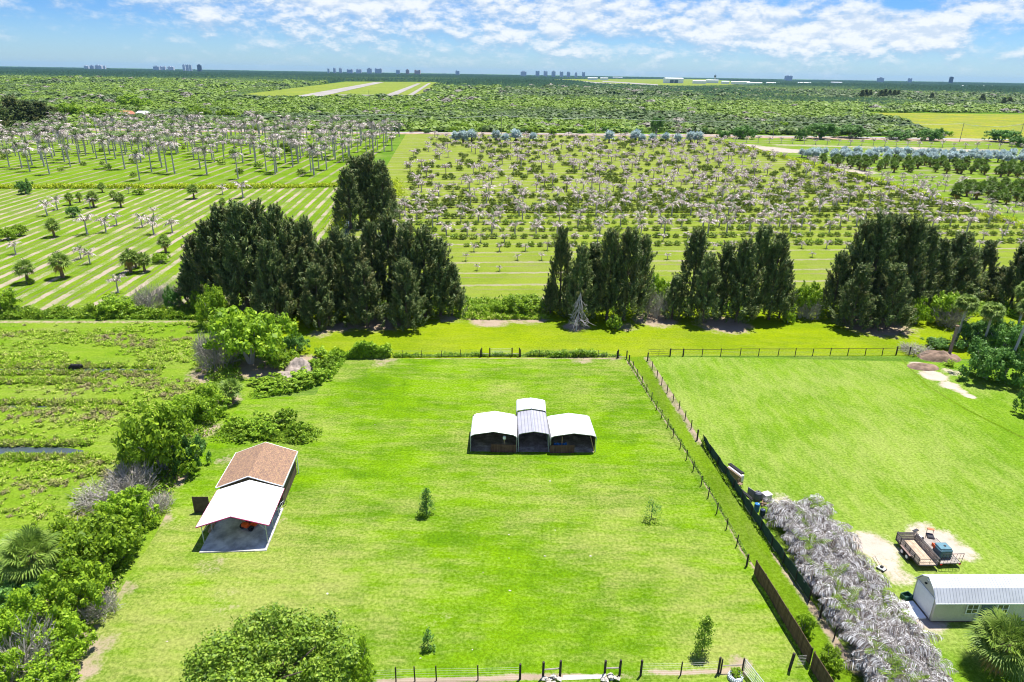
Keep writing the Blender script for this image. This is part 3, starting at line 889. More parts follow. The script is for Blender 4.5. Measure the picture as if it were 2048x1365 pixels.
# ---- shared meshes
BUSH = [bush_crown('leaf_crown', 100 + i, L_bush, lobes=11 + i, clumps=11, per=66, leaf=0.042) for i in range(4)]
DENSE = [bush_crown('leaf_crown', 130 + i, L_dense, lobes=12, clumps=11, per=70, leaf=0.038, gap=0.05) for i in range(3)]
WEED = [bush_crown('leaf_crown', 150 + i, L_weed, lobes=8, clumps=8, per=30, leaf=0.075, top=0.8) for i in range(3)]
BUSHLIMB = [limbs('stems', 170 + i, M_trunkg) for i in range(2)]
TWIG = [twig_crown('twig_crown', 180 + i, L_grey, n=520, top=1.1) for i in range(3)]
PINE = [pine_crown('needle_crown', 200 + i) for i in range(5)]
PINET = pine_trunk('trunk')

def bush(kind, px, py, w, top, label, cat='bush', group=None, name=None, sy=1.0):
    """a bush from its foot, width and top in the photo; the foot is at the near edge of the crown"""
    gx, gy = g(px, py)
    r = w * mpp(gy) / 2
    y = gy + r * 0.55 * sy
    h = max(0.5, rise(gx, y + r * 0.15, px, top))
    x = gx * y / gy
    meshes = {'bush': BUSH, 'dense': DENSE, 'weed': WEED, 'twig': TWIG}[kind]
    me = meshes[RNG.integers(len(meshes))]
    hm = {'bush': 1.25, 'dense': 1.25, 'weed': 0.8, 'twig': 1.1}[kind]
    t = thing(name or {'bush': 'bush', 'dense': 'bush', 'weed': 'weed_clump', 'twig': 'dead_bush'}[kind], label, cat, (x, y, 0), RNG.uniform(0, 6.28), group)
    s = (r * 1.05, r * 1.05 * sy, h / hm * 1.03)
    c = link(me.name.split('.')[0], me, t)
    c.scale = s
    if kind in ('bush', 'dense'):
        l = link('stems', BUSHLIMB[RNG.integers(2)], t)
        l.scale = s
    if kind == 'twig':
        l = link('stems', BUSHLIMB[RNG.integers(2)], t)
        l.scale = (s[0], s[1], s[2] * 0.8)
    return t

# ------------------------------------------------------------------ pines
def pine(px, py, top, w, label, group, depth=0.0):
    gx, gy = g(px, py)
    y = gy + depth
    x = gx * y / gy
    h = rise(x, y + 1, px, top)
    r = w * mpp(y) / 2
    t = thing('pine_tree', label, 'pine tree', (x, y, 0), RNG.uniform(0, 6.28), group)
    i = RNG.integers(len(PINE))
    c = link('needle_crown', PINE[i], t)
    c.scale = (r / 3.6, r / 3.6, h / 21.6)
    k = link('trunk', PINET, t)
    k.scale = (r / 3.8, r / 3.8, h / 21.6)
    return t

GRP = 'tall dark feathery pines behind the mown lane'
clumps = {
    'in the wide clump behind the grey twiggy tree': [(388, 622, 520, 64, 3), (405, 626, 462, 70, 4), (440, 638, 430, 90, 6), (470, 640, 400, 95, 9), (500, 648, 394, 100, 7), (536, 650, 392, 95, 10), (570, 655, 400, 95, 5), (603, 655, 428, 95, 8), (630, 655, 424, 66, 10), (660, 655, 470, 85, 4), (690, 656, 446, 80, 7), (718, 656, 462, 80, 4), (752, 656, 436, 80, 7), (785, 656, 420, 84, 8), (820, 656, 436, 88, 6), (852, 655, 446, 90, 6), (882, 652, 470, 80, 6), (905, 648, 520, 60, 5), (555, 656, 470, 80, 2), (640, 658, 520, 75, 1), (735, 660, 520, 75, 1), (815, 660, 510, 75, 1)],
    'in the clump behind the fallen grey tree': [(1100, 640, 560, 46, 4), (1118, 648, 448, 62, 6), (1156, 655, 482, 70, 3), (1182, 656, 480, 66, 7), (1212, 658, 450, 78, 5), (1246, 658, 448, 82, 5), (1274, 655, 462, 66, 7), (1140, 640, 560, 50, 2)],
    'in the clump right of the dead leaning branches': [(1342, 652, 545, 50, 4), (1376, 655, 448, 76, 7), (1404, 656, 500, 72, 3), (1437, 656, 478, 78, 6), (1470, 658, 468, 80, 4), (1500, 658, 440, 84, 7), (1534, 656, 458, 74, 5), (1556, 650, 512, 52, 4)],
    'in the big clump nearest the thicket': [(1660, 650, 495, 64, 5), (1694, 656, 428, 86, 8), (1724, 658, 418, 90, 6), (1755, 658, 421, 90, 9), (1787, 656, 424, 84, 7), (1815, 652, 440, 76, 9), (1848, 645, 468, 80, 9), (1884, 640, 458, 86, 12), (1914, 630, 488, 66, 10), (1944, 625, 476, 62, 12), (1772, 662, 520, 80, 1), (1700, 660, 520, 70, 1)],
    'in the last clump by the fan palms': [(1984, 625, 528, 50, 8), (2010, 645, 480, 66, 9), (2036, 650, 442, 78, 8), (2068, 650, 452, 80, 8)],
    'in the lone tall clump by the canal': [(702, 462, 330, 70, 3), (722, 455, 305, 70, 4), (744, 456, 298, 70, 5), (768, 456, 315, 60, 4), (778, 448, 350, 44, 6)],
}
for cl, L in clumps.items():
    L = sorted(L, key=lambda q: q[0])
    for i, (px, py, top, w, dep) in enumerate(L):
        pine(px, py, top, w, 'dark feathery pine, %s from the left %s' % (ORD[i], cl), GRP, dep)
for i, (px, py, top, w) in enumerate([(5, 275, 200, 55), (35, 272, 196, 60), (62, 270, 205, 60), (90, 268, 206, 55), (112, 266, 215, 44), (-30, 272, 198, 60)]):
    pine(px, py, top, w, 'far dark pine behind the tall palms, %s in from the edge of the grove' % ORD[i], 'far pines beyond the tall palm field')
for i, (px, py, top) in enumerate([(1722, 202, 181), (1730, 202, 180), (1738, 202, 181), (1760, 201, 182), (1768, 201, 180), (1777, 201, 181), (1786, 201, 182), (1794, 201, 183), (2006, 218, 202), (2017, 218, 201), (1862, 206, 190), (1963, 212, 194)]):
    pine(px, py, top, 13, 'tiny dark pine standing above the far green woods', 'tiny dark pines above the far woods')

# ------------------------------------------------------------------ broadleaf plants
HG = 'overgrown plants along the edge of the wet pasture'
for a in [
    ('bush', 505, 745, 175, 612, 'large bright green tree at the lawn corner, widest of the hedgerow'),
    ('bush', 560, 742, 80, 690, 'green bush at the foot of the large corner tree'),
    ('dense', 592, 712, 62, 670, 'round dense green bush beside the heap of pale soil'),
    ('bush', 455, 700, 90, 625, 'green bush against the grey side of the corner tree'),
    ('twig', 440, 745, 95, 655, 'grey leafless tangle beside the large corner tree'),
    ('twig', 425, 715, 60, 660, 'thin pale grey twigs above the leafless tangle'),
    ('bush', 415, 845, 100, 770, 'green bush between the hedgerow fan palm and the round weeds'),
    ('bush', 375, 845, 80, 790, 'low green bush on the pasture side behind the big bush'),
    ('bush', 335, 965, 175, 803, 'biggest rounded green bush behind the brown roofed garage'),
    ('dense', 385, 950, 75, 870, 'green bush touching the right side of the biggest bush'),
    ('bush', 290, 930, 90, 850, 'green bush on the pasture side of the biggest bush'),
    ('twig', 270, 1000, 120, 925, 'grey bare shrub below the biggest hedgerow bush'),
    ('twig', 215, 1025, 130, 960, 'wide patch of pale dead twigs at the pasture edge'),
    ('bush', 265, 1075, 130, 975, 'green shrub just below the pale dead twigs'),
    ('twig', 320, 1030, 70, 985, 'small grey shrub beside the garage lawn'),
    ('bush', 215, 1160, 170, 1035, 'broad bright green bush right of the near fan palm'),
    ('bush', 160, 1115, 110, 1020, 'green bush tucked behind the near fan palm'),
    ('bush', 250, 1130, 80, 1060, 'bright bush at the lawn edge beside the broad bush'),
    ('bush', 165, 1255, 150, 1130, 'green bush below the near fan palm'),
    ('dense', 55, 1230, 120, 1160, 'dark bush under the skirt of the near fan palm'),
    ('twig', 205, 1245, 90, 1180, 'grey twigs poking from the low hedgerow bushes'),
    ('bush', 60, 1310, 130, 1185, 'leafy bush at the frame edge below the near fan palm'),
    ('bush', 150, 1330, 130, 1230, 'bright bush beside the bare soil at the hedgerow end'),
    ('twig', 60, 1375, 170, 1255, 'grey twiggy scrub at the bottom corner of the hedgerow'),
    ('bush', 110, 1400, 140, 1310, 'lowest green bush of the hedgerow'),
    ('bush', 20, 1180, 70, 1120, 'pale green bush outside the near fan palm'),
    ('bush', 20, 1400, 120, 1300, 'shaded green bush in the bottom corner'),
]:
    bush(*a, group=HG)
WG = 'rough weeds left standing around the lawn'
for i, a in enumerate([(500, 872, 55, 838), (535, 880, 60, 840), (560, 862, 55, 825), (592, 878, 45, 842), (610, 870, 40, 846), (520, 852, 60, 828), (575, 848, 44, 815), (470, 862, 50, 835), (485, 885, 40, 860), (605, 886, 40, 862)]):
    bush('weed', *a, 'low weed clump, %s in the round weed patch behind the garage' % ORD[i], 'weeds', WG)
for i, a in enumerate([(535, 790, 60, 765), (575, 786, 60, 758), (615, 780, 65, 750), (640, 768, 55, 735), (655, 750, 50, 712), (630, 745, 50, 715), (520, 775, 50, 750), (645, 722, 50, 692), (600, 765, 60, 742), (668, 730, 36, 705), (555, 770, 50, 748)]):
    bush('weed', *a, 'weedy green clump, %s along the curved bank below the corner tree' % ORD[i], 'weeds', WG)
for a in [
    ('bush', 5, 632, 70, 570, 'bright green bush at the pasture corner by the striped field'),
    ('bush', 235, 636, 80, 588, 'leafy green bush on the weedy bank behind the pasture'),
    ('bush', 182, 634, 26, 604, 'small upright bush left of the leafy bank bush'),
    ('twig', 300, 622, 60, 565, 'dead grey shrub standing in front of the orchard stripes'),
    ('dense', 350, 622, 34, 572, 'slim dark green bush beside the dead grey shrub'),
    ('twig', 338, 616, 40, 560, 'grey leafless sapling next to the slim dark bush'),
    ('bush', 430, 660, 70, 565, 'yellow green bush at the foot of the widest pine clump'),
    ('bush', 412, 630, 50, 560, 'green bush creeping up the first pines'),
    ('bush', 560, 668, 60, 640, 'small green undergrowth under the widest pine clump'),
    ('bush', 1045, 632, 90, 588, 'broad yellow green bush between two pine clumps'),
    ('bush', 1000, 632, 50, 598, 'low bush at the left of the broad gap bush'),
    ('bush', 955, 632, 40, 606, 'small reedy bush at the edge of the widest pine clump'),
    ('bush', 1310, 620, 50, 545, 'green bush behind the dead leaning branches'),
    ('twig', 1312, 640, 50, 575, 'brown tangle of twigs beneath the leaning branches'),
    ('bush', 1608, 640, 66, 560, 'bushy green shrub between the third and fourth pine clumps'),
    ('twig', 1614, 642, 50, 588, 'grey leafless shrub in front of the bushy gap shrub'),
    ('bush', 1575, 648, 30, 615, 'small bush at the right foot of the third pine clump'),
    ('weed', 1228, 665, 40, 628, 'pale grey green shrub at the foot of the second pine clump'),
    ('bush', 1830, 652, 40, 592, 'light green shrub pressed against the fourth pine clump'),
]:
    bush(*a, group='undergrowth around the pine clumps')
TG = 'thicket of bushes under the tall fan palms'
for a in [
    ('bush', 1885, 655, 80, 580, 'light green tree left of the tall fan palms'),
    ('twig', 1895, 660, 70, 600, 'grey twiggy growth left of the tall fan palms'),
    ('dense', 1930, 700, 80, 640, 'dark green bush behind the standing dead trunk'),
    ('dense', 1966, 768, 118, 674, 'biggest round bush of the thicket beside the dug soil'),
    ('dense', 1995, 715, 80, 650, 'bush behind the biggest thicket bush'),
    ('dense', 2030, 720, 90, 645, 'tall green bush between the two rightmost palm trunks'),
    ('dense', 2055, 790, 90, 700, 'dark bush at the edge of frame below the leaning palm'),
    ('dense', 2065, 840, 70, 765, 'shaded bush overhanging the lawn edge'),
    ('dense', 1870, 700, 60, 672, 'low bush behind the black rail fence end'),
    ('twig', 1828, 712, 66, 688, 'brown vine heap smothering the end of the rail fence'),
    ('dense', 1975, 690, 70, 625, 'dark foliage behind the middle fan palm'),
]:
    bush(*a, group=TG)
for a in [('bush', 1605, 1275, 46, 1222, 'small yellow green bush growing through the brown board fence'), ('bush', 1655, 1345, 62, 1292, 'bright bush growing at the near end of the board fence'), ('bush', 722, 1345, 60, 1268, 'vivid green shrub beside the big foreground tree'), ('bush', 730, 1390, 60, 1325, 'low vivid shrub below the foreground tree')]:
    bush(*a, cat='shrub')

# the big tree whose crown rises from the bottom edge
def big_tree():
    cx, cy = g(545, 1325, 3.2)
    t = thing('broadleaf_tree', 'wide round green tree rising at the bottom edge of the lawn', 'tree', (cx, cy - 0.5, 0))
    me = bush_crown('leaf_crown', 901, L_oak, lobes=20, clumps=22, per=95, leaf=0.021, spread=0.84, gap=0.08)
    c = link('leaf_crown', me, t)
    c.scale = (5.7, 5.2, 6.2 / 1.25)
    c.location = (0, 0, 1.1)
    mb = MB().tube([(0, 0, 0), (0.1, 0, 1.2), (0, 0.1, 2.2)], [0.35, 0.28, 0.24], 9)
    for i in range(8):
        a = i * 0.8
        mb.tube([(0, 0.1, 1.8), (1.5 * math.cos(a), 1.5 * math.sin(a), 3.2), (3.4 * math.cos(a + .2), 3.4 * math.sin(a + .2), 4.6)], [0.15, 0.09, 0.03], 6)
    mb.obj('trunk', M_trunkd, t)
big_tree()

def sapling(px, py, top, w, label, dens, seed):
    x, y = g(px, py)
    h = rise(x, y, px, top)
    r = w * mpp(y) / 2
    rng = np.random.default_rng(seed)
    t = thing('sapling', label, 'young tree', (x, y, 0), 0, 'young trees planted on the lawn')
    MB().tube([(0, 0, 0), (0.03, 0, h * .5), (0, 0, h)], [0.05, 0.04, 0.012], 5).obj('trunk', M_trunkd, t)
    Q = []
    for i in range(dens):
        z = rng.uniform(0.12, 1.0)
        a = rng.uniform(0, 6.28)
        q = r * (1 - z) ** 0.55 * rng.uniform(0.25, 1.1) + 0.05
        c = np.array([q * math.cos(a), q * math.sin(a), z * h])
        n = 22
        C = c + rng.normal(size=(n, 3)) * 0.11 * (r + .4)
        Nn = norm(rng.normal(size=(n, 3)) + np.array([0, 0, .6]))
        s = rng.uniform(0.05, 0.10, n)
        Q.append(leaves(C, Nn, s * 0.6, s, rng))
    link('leaf_crown', quad_mesh('leaf_crown', np.concatenate(Q), L_oak if seed % 2 else L_dense), t)
sapling(853, 1030, 978, 38, 'bushy dark sapling left of the middle of the lawn', 70, 2)
sapling(1302, 1040, 1000, 50, 'thin sparse sapling on the lawn near the long wire fence', 22, 4)
sapling(856, 1298, 1262, 30, 'smallest sapling low on the lawn above the front fence', 24, 6)
sapling(1403, 1308, 1234, 46, 'fullest leafy sapling near the brown board fence', 95, 7)

# ------------------------------------------------------------------ fan palms
FP_NEAR = fan_palm_meshes(301, 2.9, 58, 16, 1.15, 1.15, 24, 0.042, 0.24)
FP_MID = [fan_palm_meshes(310 + i, 2.4, 34, 10, 0.9, 1.0, 13, 0.075, 0.22) for i in range(2)]
FP_TALL = fan_palm_meshes(320, 9.0, 52, 22, 0.85, 0.95, 20, 0.055, 0.15, trunk_mat=M_trunkg, droop=0.45)
FP_LOW = [fan_palm_meshes(330 + i, 1.0, 30, 6, 0.9, 0.95, 12, 0.075, 0.2, matg=L_palm) for i in range(2)]

def put_palm(meshes, name, label, cat, x, y, s=1.0, group=None, lean=0.0, sz=None):
    t = thing(name, label, cat, (x, y, 0), RNG.uniform(0, 6.28), group)
    t.scale = (s, s, s)
    if lean:
        t.rotation_euler = (0, lean, 0)
    tm, gm, om = meshes
    th = max(v.co.z for v in tm.vertices)
    k = (sz or s) / s
    link('trunk', tm, t).scale = (1, 1, k)
    link('green_fans', gm, t).location = (0, 0, th * (k - 1))
    if om:
        link('old_fans', om, t).location = (0, 0, th * (k - 1))
    return t

x, y = g(78, 1165)
put_palm(FP_NEAR, 'fan_palm', 'big rounded fan palm with yellowing skirt in the near hedgerow', 'palm', x, y, 1.42, sz=1.1)
x, y = g(1985, 1340)
put_palm(FP_NEAR, 'fan_palm', 'big green fan palm in front of the cream shed', 'palm', x + 0.3, y, 1.3, sz=1.0)
x, y = g(466, 806)
put_palm(FP_MID[0], 'fan_palm', 'fan palm with yellow lower fans in the hedgerow beside the lawn', 'palm', x, y, 1.0)
for px, py, cyy, lean, lab in ((1910, 690, 606, 0.03, 'slim fan palm with grey trunk behind the standing dead trunk'), (1962, 700, 622, 0.03, 'middle fan palm of the thicket with brown lower fans'), (2008, 752, 612, 0.10, 'leaning fan palm with a long dark trunk over the thicket'), (2024, 690, 580, 0.0, 'fan palm behind the leaning one at the frame edge')):
    x, y = g(px, py)
    h = rise(x, y, px, cyy)
    put_palm(FP_TALL, 'fan_palm', lab, 'palm', x, y, 1.25, 'tall fan palms of the thicket', lean, h / 9.0)
FG = 'fan palms scattered over the striped field'
for i, (px, py, top, s) in enumerate([(56, 566, 512, 1.2), (126, 556, 497, 1.2), (109, 474, 433, 1.0), (262, 546, 494, 1.2), (290, 544, 500, 1.25), (332, 506, 466, 1.2), (388, 398, 364, 1.3), (141, 411, 384, 1.3), (188, 415, 380, 1.4), (242, 415, 383, 1.4), (205, 386, 364, 1.2), (160, 405, 384, 1.2), (228, 402, 380, 1.2), (446, 417, 394, 1.1), (272, 536, 498, 1.1)]):
    x, y = g(px, py)
    h = rise(x, y, px, top)
    put_palm(FP_MID[i % 2], 'fan_palm', 'thick headed fan palm, %s counted inwards on the striped field' % ORD[i], 'palm', x, y, h / 4.3, FG)
for kind, px, py, w, top, lab in [('dense', 54, 391, 32, 360, 'dark round bush at the yellow ditch line'), ('bush', 18, 482, 36, 455, 'rounded bush low in the striped field'), ('bush', 40, 474, 30, 448, 'leafy bush behind the rounded field bush'), ('bush', 322, 528, 34, 505, 'bright low bush beside the brown tinted fan palm'), ('bush', 278, 391, 22, 378, 'small dark bush below the ditch line'), ('bush', 62, 570, 16, 556, 'little bush at the foot of a fan palm'),
                                   ('dense', 148, 436, 28, 414, 'low green bush under the fan palm group')]:
    bush(kind, px, py, w, top, lab, group='bushes of the striped field')

# ------------------------------------------------------------------ dying feather palms
def feather_palm_meshes(seed, h, L, dead, green, tr, pairs=9, w=0.10, leaf=0.75, e_lo=0.25, bend=1.9):
    rng = np.random.default_rng(seed)
    tm = MB().tube([(0, 0, 0), (0.05, 0.02, h * 0.5), (0, 0, h)], [tr * 1.3, tr, tr * 0.8], 7).mesh('trunk', M_trunkg)
    d = palm_crown_quads(rng, dead, L, e_lo, 1.25, bend, pairs, w, leaf, 0.5, h)
    gq = palm_crown_quads(rng, green, L * .75, 0.7, 1.4, 1.2, pairs, w, leaf * .8, 0.3, h, 0.7)
    return tm, quad_mesh('dead_fronds', np.array(d), L_frond), quad_mesh('green_fronds', np.array(gq), L_palm)
DP = [feather_palm_meshes(400 + i, 2.0, 2.4, 8, 3, 0.13, leaf=0.5) for i in range(5)]
RP = [feather_palm_meshes(420 + i, 10.5, 4.0, 13, 9 + 2 * (i % 2), 0.20, pairs=10, w=0.14, leaf=0.8, e_lo=-0.9, bend=1.7) for i in range(5)]

def put_feather(meshes, name, label, x, y, s, sz, group):
    t = thing(name, label, 'palm', (x, y, 0), RNG.uniform(0, 6.28), group)
    t.scale = (s, s, sz)
    for nm, me in zip(('trunk', 'dead_fronds', 'green_fronds'), meshes):
        link(nm, me, t)
    return t

DFG = 'small dying palms of the striped field'
for i, (px, py, top) in enumerate([(95, 432, 393), (115, 420, 388), (175, 469, 420), (212, 465, 426), (234, 451, 420), (285, 455, 420), (308, 469, 426), (308, 434, 411), (345, 466, 432), (32, 509, 478), (162, 518, 485), (180, 528, 493), (237, 586, 543), (445, 389, 364), (486, 396, 354), (181, 417, 390), (258, 388, 372)]):
    x, y = g(px, py)
    h = rise(x, y, px, top)
    put_feather(DP[i % 5], 'dying_palm', 'grey fronded dying palm, %s over the striped field' % ORD[i], x, y, h / 4.0, h / 3.5, DFG)

def inside(poly, x, y):
    c = False
    n = len(poly)
    for i in range(n):
        (x0, y0), (x1, y1) = poly[i], poly[(i + 1) % n]
        if (y0 > y) != (y1 > y) and x < (x1 - x0) * (y - y0) / (y1 - y0) + x0:
            c = not c
    return c

# tall palms of the upper left field
TALLP = [g(*p) for p in [(-60, 352), (60, 350), (330, 366), (560, 360), (690, 345), (790, 300), (800, 268), (-60, 272)]]
rr = random.Random(11)
spots = []
tries = 0
while len(spots) < 280 and tries < 40000:
    tries += 1
    y = rr.uniform(290, 590)
    x = rr.uniform(-330, -30)
    if not inside(TALLP, x, y):
        continue
    far = (y - 290) / 300
    left = min(1, max(0, (-x - 60) / 220))
    if rr.random() > 0.12 + 0.6 * far ** 0.8 + 0.35 * left:
        continue
    if any((x - a) ** 2 + (y - b) ** 2 < 30 for a, b in spots):
        continue
    spots.append((x, y))
for i, (x, y) in enumerate(spots):
    s = rr.uniform(0.8, 1.15)
    put_feather(RP[i % 5], 'royal_palm', 'tall pale trunked palm with greying fronds in the far striped field', x, y, s * 1.42, s * 1.15 * rr.uniform(0.75, 1.15), 'tall palms of the far striped field')
for i, (px, py, top) in enumerate([(772, 290, 232), (745, 296, 236), (1375, 268, 255), (1352, 292, 255)]):
    x, y = g(px, py)
    h = rise(x, y, px, top)
    put_feather(RP[i], 'royal_palm', ['tall palm at the corner of the far striped field', 'tall palm beside the corner palm', 'palm standing at the far end of the row field', 'lone tall palm above the far end of the row field'][i], x, y, 1.0, h / 11.5, None)

# low green shrubs: a ball of narrow blades
def shrub_mesh(seed):
    rng = np.random.default_rng(seed)
    n = 130
    u = sph(n, rng, -0.1)
    n = len(u)
    C = u * rng.uniform(0.45, 0.9, (n, 1)) * np.array([1, 1, 0.85]) + np.array([0, 0, 0.35])
    B = norm(u + rng.normal(size=(n, 3)) * .35 + np.array([0, 0, .5]))
    Nn = norm(rng.normal(size=(n, 3)) + u)
    return quad_mesh('shrub', leaves(C, Nn, rng.uniform(.07, .13, n), rng.uniform(.25, .42, n), rng, B), L_shrub)
SHRUB = [shrub_mesh(500 + i) for i in range(5)]
def small_palm_quads(seed, dead):
    rng = np.random.default_rng(seed)
    return np.array(palm_crown_quads(rng, 9, 2.1, 0.0, 1.0, 1.9, 6, 0.14, 0.6, 0.5, 1.9)), None

# rows of the big field
ROWF = [g(*p) for p in [(700, 560), (815, 400), (812, 272), (1100, 271), (1440, 280), (1760, 368), (2040, 455), (2200, 500), (2200, 580)]]
palms, shrubs = [], []
rr = random.Random(21)
k = 0
base = 152.0
for k in range(46):
    yy = base + 10.0 * k
    far = k / 45.0
    step = 6.6
    x = -60 + rr.uniform(0, 5)
    while x < 260:
        y = yy + 0.1 * x + rr.uniform(-.5, .5)
        xx = x + rr.uniform(-.7, .7)
        x += step
        if not inside(ROWF, xx, y):
            continue
        prob = 0.45 if k < 3 else 0.75 if k < 16 else 0.52 - 0.18 * far
        if xx < -20 and k > 8:
            prob *= .8
        if rr.random() < prob:
            s = [0.55, 0.5, 0.6, 0.75, 0.9][k] if k < 5 else rr.uniform(1.0, 1.8)
            palms.append((xx, y, s))
    step = 3.0
    x = -60 + rr.uniform(0, 3)
    if k >= 3:
        while x < 260:
            y = yy + 5.0 + 0.1 * x + rr.uniform(-.4, .4)
            xx = x + rr.uniform(-.5, .5)
            x += step
            if not inside(ROWF, xx, y):
                continue
            patchy = float(fbm(np.array([xx * 0.045]), np.array([y * 0.05]), 77)[0])
            prob = 0.95 if k < 9 else 0.8 if k < 12 else (0.60 if patchy > 0.45 else 0.18) if k < 22 else (0.48 if patchy > 0.5 else 0.12)
            if rr.random() < prob:
                shrubs.append((xx, y, rr.uniform(0.9, 1.6) * (1.0 if k < 8 else 1.4)))
palms.sort(key=lambda q: q[1])
shrubs.sort(key=lambda q: q[1])
for i, (x, y, s) in enumerate(palms[:270]):
    put_feather(DP[i % 5], 'dying_palm', 'small dying palm with pale grey drooping fronds in the row field', x, y, s, s * rr.uniform(.85, 1.2), 'dying palms in rows of the level field')
for i, (x, y, s) in enumerate(shrubs[:290]):
    o = link('shrub', SHRUB[i % 5])
    o.location = (x, y, 0)
    o.rotation_euler = (0, 0, rr.uniform(0, 6.28))
    o.scale = (s, s, s * rr.uniform(.8, 1.1))
    tag(o, 'low round dark green shrub in a planted row of the level field', 'shrub', 'shrubs in rows of the level field')

def scatter_mesh(name, templates, places, mat, seed, tone=None, midx=None):
    """many copies of small quad templates as one mesh; places: x, y, scale, scale z"""
    rng = np.random.default_rng(seed)
    out, tn = [], []
    for i, (x, y, s, sz) in enumerate(places):
        T = templates[rng.integers(len(templates))]
        a = rng.uniform(0, 2 * PI)
        c, n = math.cos(a), math.sin(a)
        R = np.array([[c, n, 0], [-n, c, 0], [0, 0, 1]])
        out.append((T * np.array([s, s, sz])) @ R + np.array([x, y, 0]))
        if tone is not None:
            tn.append(np.full(len(T), tone[i]))
    return quad_mesh(name, np.concatenate(out), mat, tone=np.concatenate(tn) if tone is not None else None)

def mesh_quads(me):
    n = len(me.vertices)
    a = np.empty(n * 3, dtype=np.float32)
    me.vertices.foreach_get('co', a)
    return a.reshape(-1, 4, 3)
def trunk_quads(h, r):
    q = []
    for k in range(4):
        a, b = k * PI / 2, (k + 1) * PI / 2
        q.append([(r * math.cos(a), r * math.sin(a), 0), (r * math.cos(b), r * math.sin(b), 0), (r * math.cos(b), r * math.sin(b), h), (r * math.cos(a), r * math.sin(a), h)])
    return np.array(q)
PT = []
for i in range(4):
    rng_ = np.random.default_rng(600 + i)
    PT.append(np.concatenate([np.array(palm_crown_quads(rng_, 9, 2.4, 0.25, 1.25, 1.9, 5, 0.17, 0.5, 0.5, 2.0)), trunk_quads(2.0, .13)]))
structure(link('far_palms', scatter_mesh('far_palms', PT, [(x, y, s, s * 1.05) for x, y, s in palms[270:]], L_frond, 31)), 'stuff', 'far rows of dying palms in the level field')
structure(link('far_shrubs', scatter_mesh('far_shrubs', [mesh_quads(m) for m in SHRUB], [(x, y, s, s * .95) for x, y, s in shrubs[290:]], L_shrub, 32)), 'stuff', 'far rows of shrubs in the level field')

# shrubs under the tall palms
rr = random.Random(41)
cnt = 0
while cnt < 70:
    y, x = rr.uniform(285, 520), rr.uniform(-300, -40)
    if inside(TALLP, x, y) and rr.random() < 0.25 + 0.75 * min(1, (-x - 60) / 200):
        o = link('shrub', SHRUB[cnt % 5])
        o.location = (x, y, 0)
        s = rr.uniform(1.3, 2.6)
        o.scale = (s, s, s * rr.uniform(.8, 1.3))
        o.rotation_euler = (0, 0, rr.uniform(0, 6))
        tag(o, 'bushy shrub at the feet of the tall palms in the far striped field', 'shrub', 'shrubs among the tall palms')
        cnt += 1

# nursery beyond the ditch: silver palms, green fan palms, small trees
SILV = [fan_palm_meshes(700 + i, 2.2, 22, 0, 0.9, 1.5, 10, 0.20, 0.25, matg=L_silver, droop=0.1, trunk_mat=M_trunkd) for i in range(3)]
GFAN = [fan_palm_meshes(710 + i, 2.0, 22, 8, 0.8, 1.0, 9, 0.13, 0.25, matg=leafy('bright_fans', [(0.06, 0.12, 0.012), (0.10, 0.18, 0.016), (0.16, 0.24, 0.03)], 0.25, 0.15)) for i in range(3)]
def band(poly, n, dmin, seed):
    P = [g(*p) for p in poly]
    xs, ys = [p[0] for p in P], [p[1] for p in P]
    r_ = random.Random(seed)
    out = []
    t_ = 0
    while len(out) < n and t_ < 30000:
        t_ += 1
        x, y = r_.uniform(min(xs), max(xs)), r_.uniform(min(ys), max(ys))
        if inside(P, x, y) and all((x - a) ** 2 + (y - b) ** 2 > dmin * dmin for a, b in out):
            out.append((x, y))
    return out
for i, (x, y) in enumerate(band([(1598, 318), (1594, 308), (1800, 312), (2060, 318), (2060, 334), (1800, 326)], 105, 4.2, 51)):
    s = rr.uniform(1.0, 1.5)
    put_palm(SILV[i % 3], 'silver_palm', 'silver blue fan palm in the long nursery band', 'palm', x, y, s, 'silver palms of the nursery band')
for i, (px, py) in enumerate([(912, 284), (943, 283), (992, 282), (1010, 284), (1032, 283), (1066, 282), (1218, 284), (1270, 283), (1284, 285), (1305, 286), (1330, 283), (1355, 287), (1381, 285), (1395, 287), (926, 284)]):
    x, y = g(px, py)
    put_palm(SILV[i % 3], 'silver_palm', 'silver blue fan palm in the last row of the level field', 'palm', x, y, rr.uniform(1.5, 2.3), 'silver palms ending the level field')
for i, (x, y) in enumerate(band([(1640, 330), (1650, 322), (1850, 328), (2060, 342), (2060, 362), (1900, 350), (1740, 345)], 85, 4.6, 52)):
    put_palm(GFAN[i % 3], 'nursery_palm', 'bright green fan palm in the nursery band before the silver palms', 'palm', x, y, rr.uniform(1.1, 1.7), 'green fan palms of the nursery band')
for i, (x, y) in enumerate(band([(1895, 402), (1900, 385), (1960, 376), (2070, 378), (2070, 416), (1950, 410)], 36, 4.2, 53)):
    put_palm(GFAN[i % 3], 'nursery_palm', 'bright green fan palm in the nursery block by the frame edge', 'palm', x, y, rr.uniform(1.2, 1.8), 'green fan palms of the nursery block')
for i, (x, y) in enumerate(band([(1600, 322), (1720, 348), (1900, 362), (2060, 372), (2060, 450), (1860, 385)], 75, 5.5, 54)):
    put_feather(DP[i % 5], 'dying_palm', 'small dying palm in the nursery between the fan palm bands', x, y, rr.uniform(.7, 1.2), rr.uniform(.7, 1.3), 'dying palms of the nursery')
for i in range(26):
    px = 1470 + i * 23
    x, y = g(px, 284 + (px - 1470) * 0.035)
    put_feather(DP[i % 5], 'dying_palm', 'small palm in the row behind the sandy nursery patch', x, y, rr.uniform(1.0, 1.4), rr.uniform(1.2, 1.9), 'palm row behind the nursery sand')

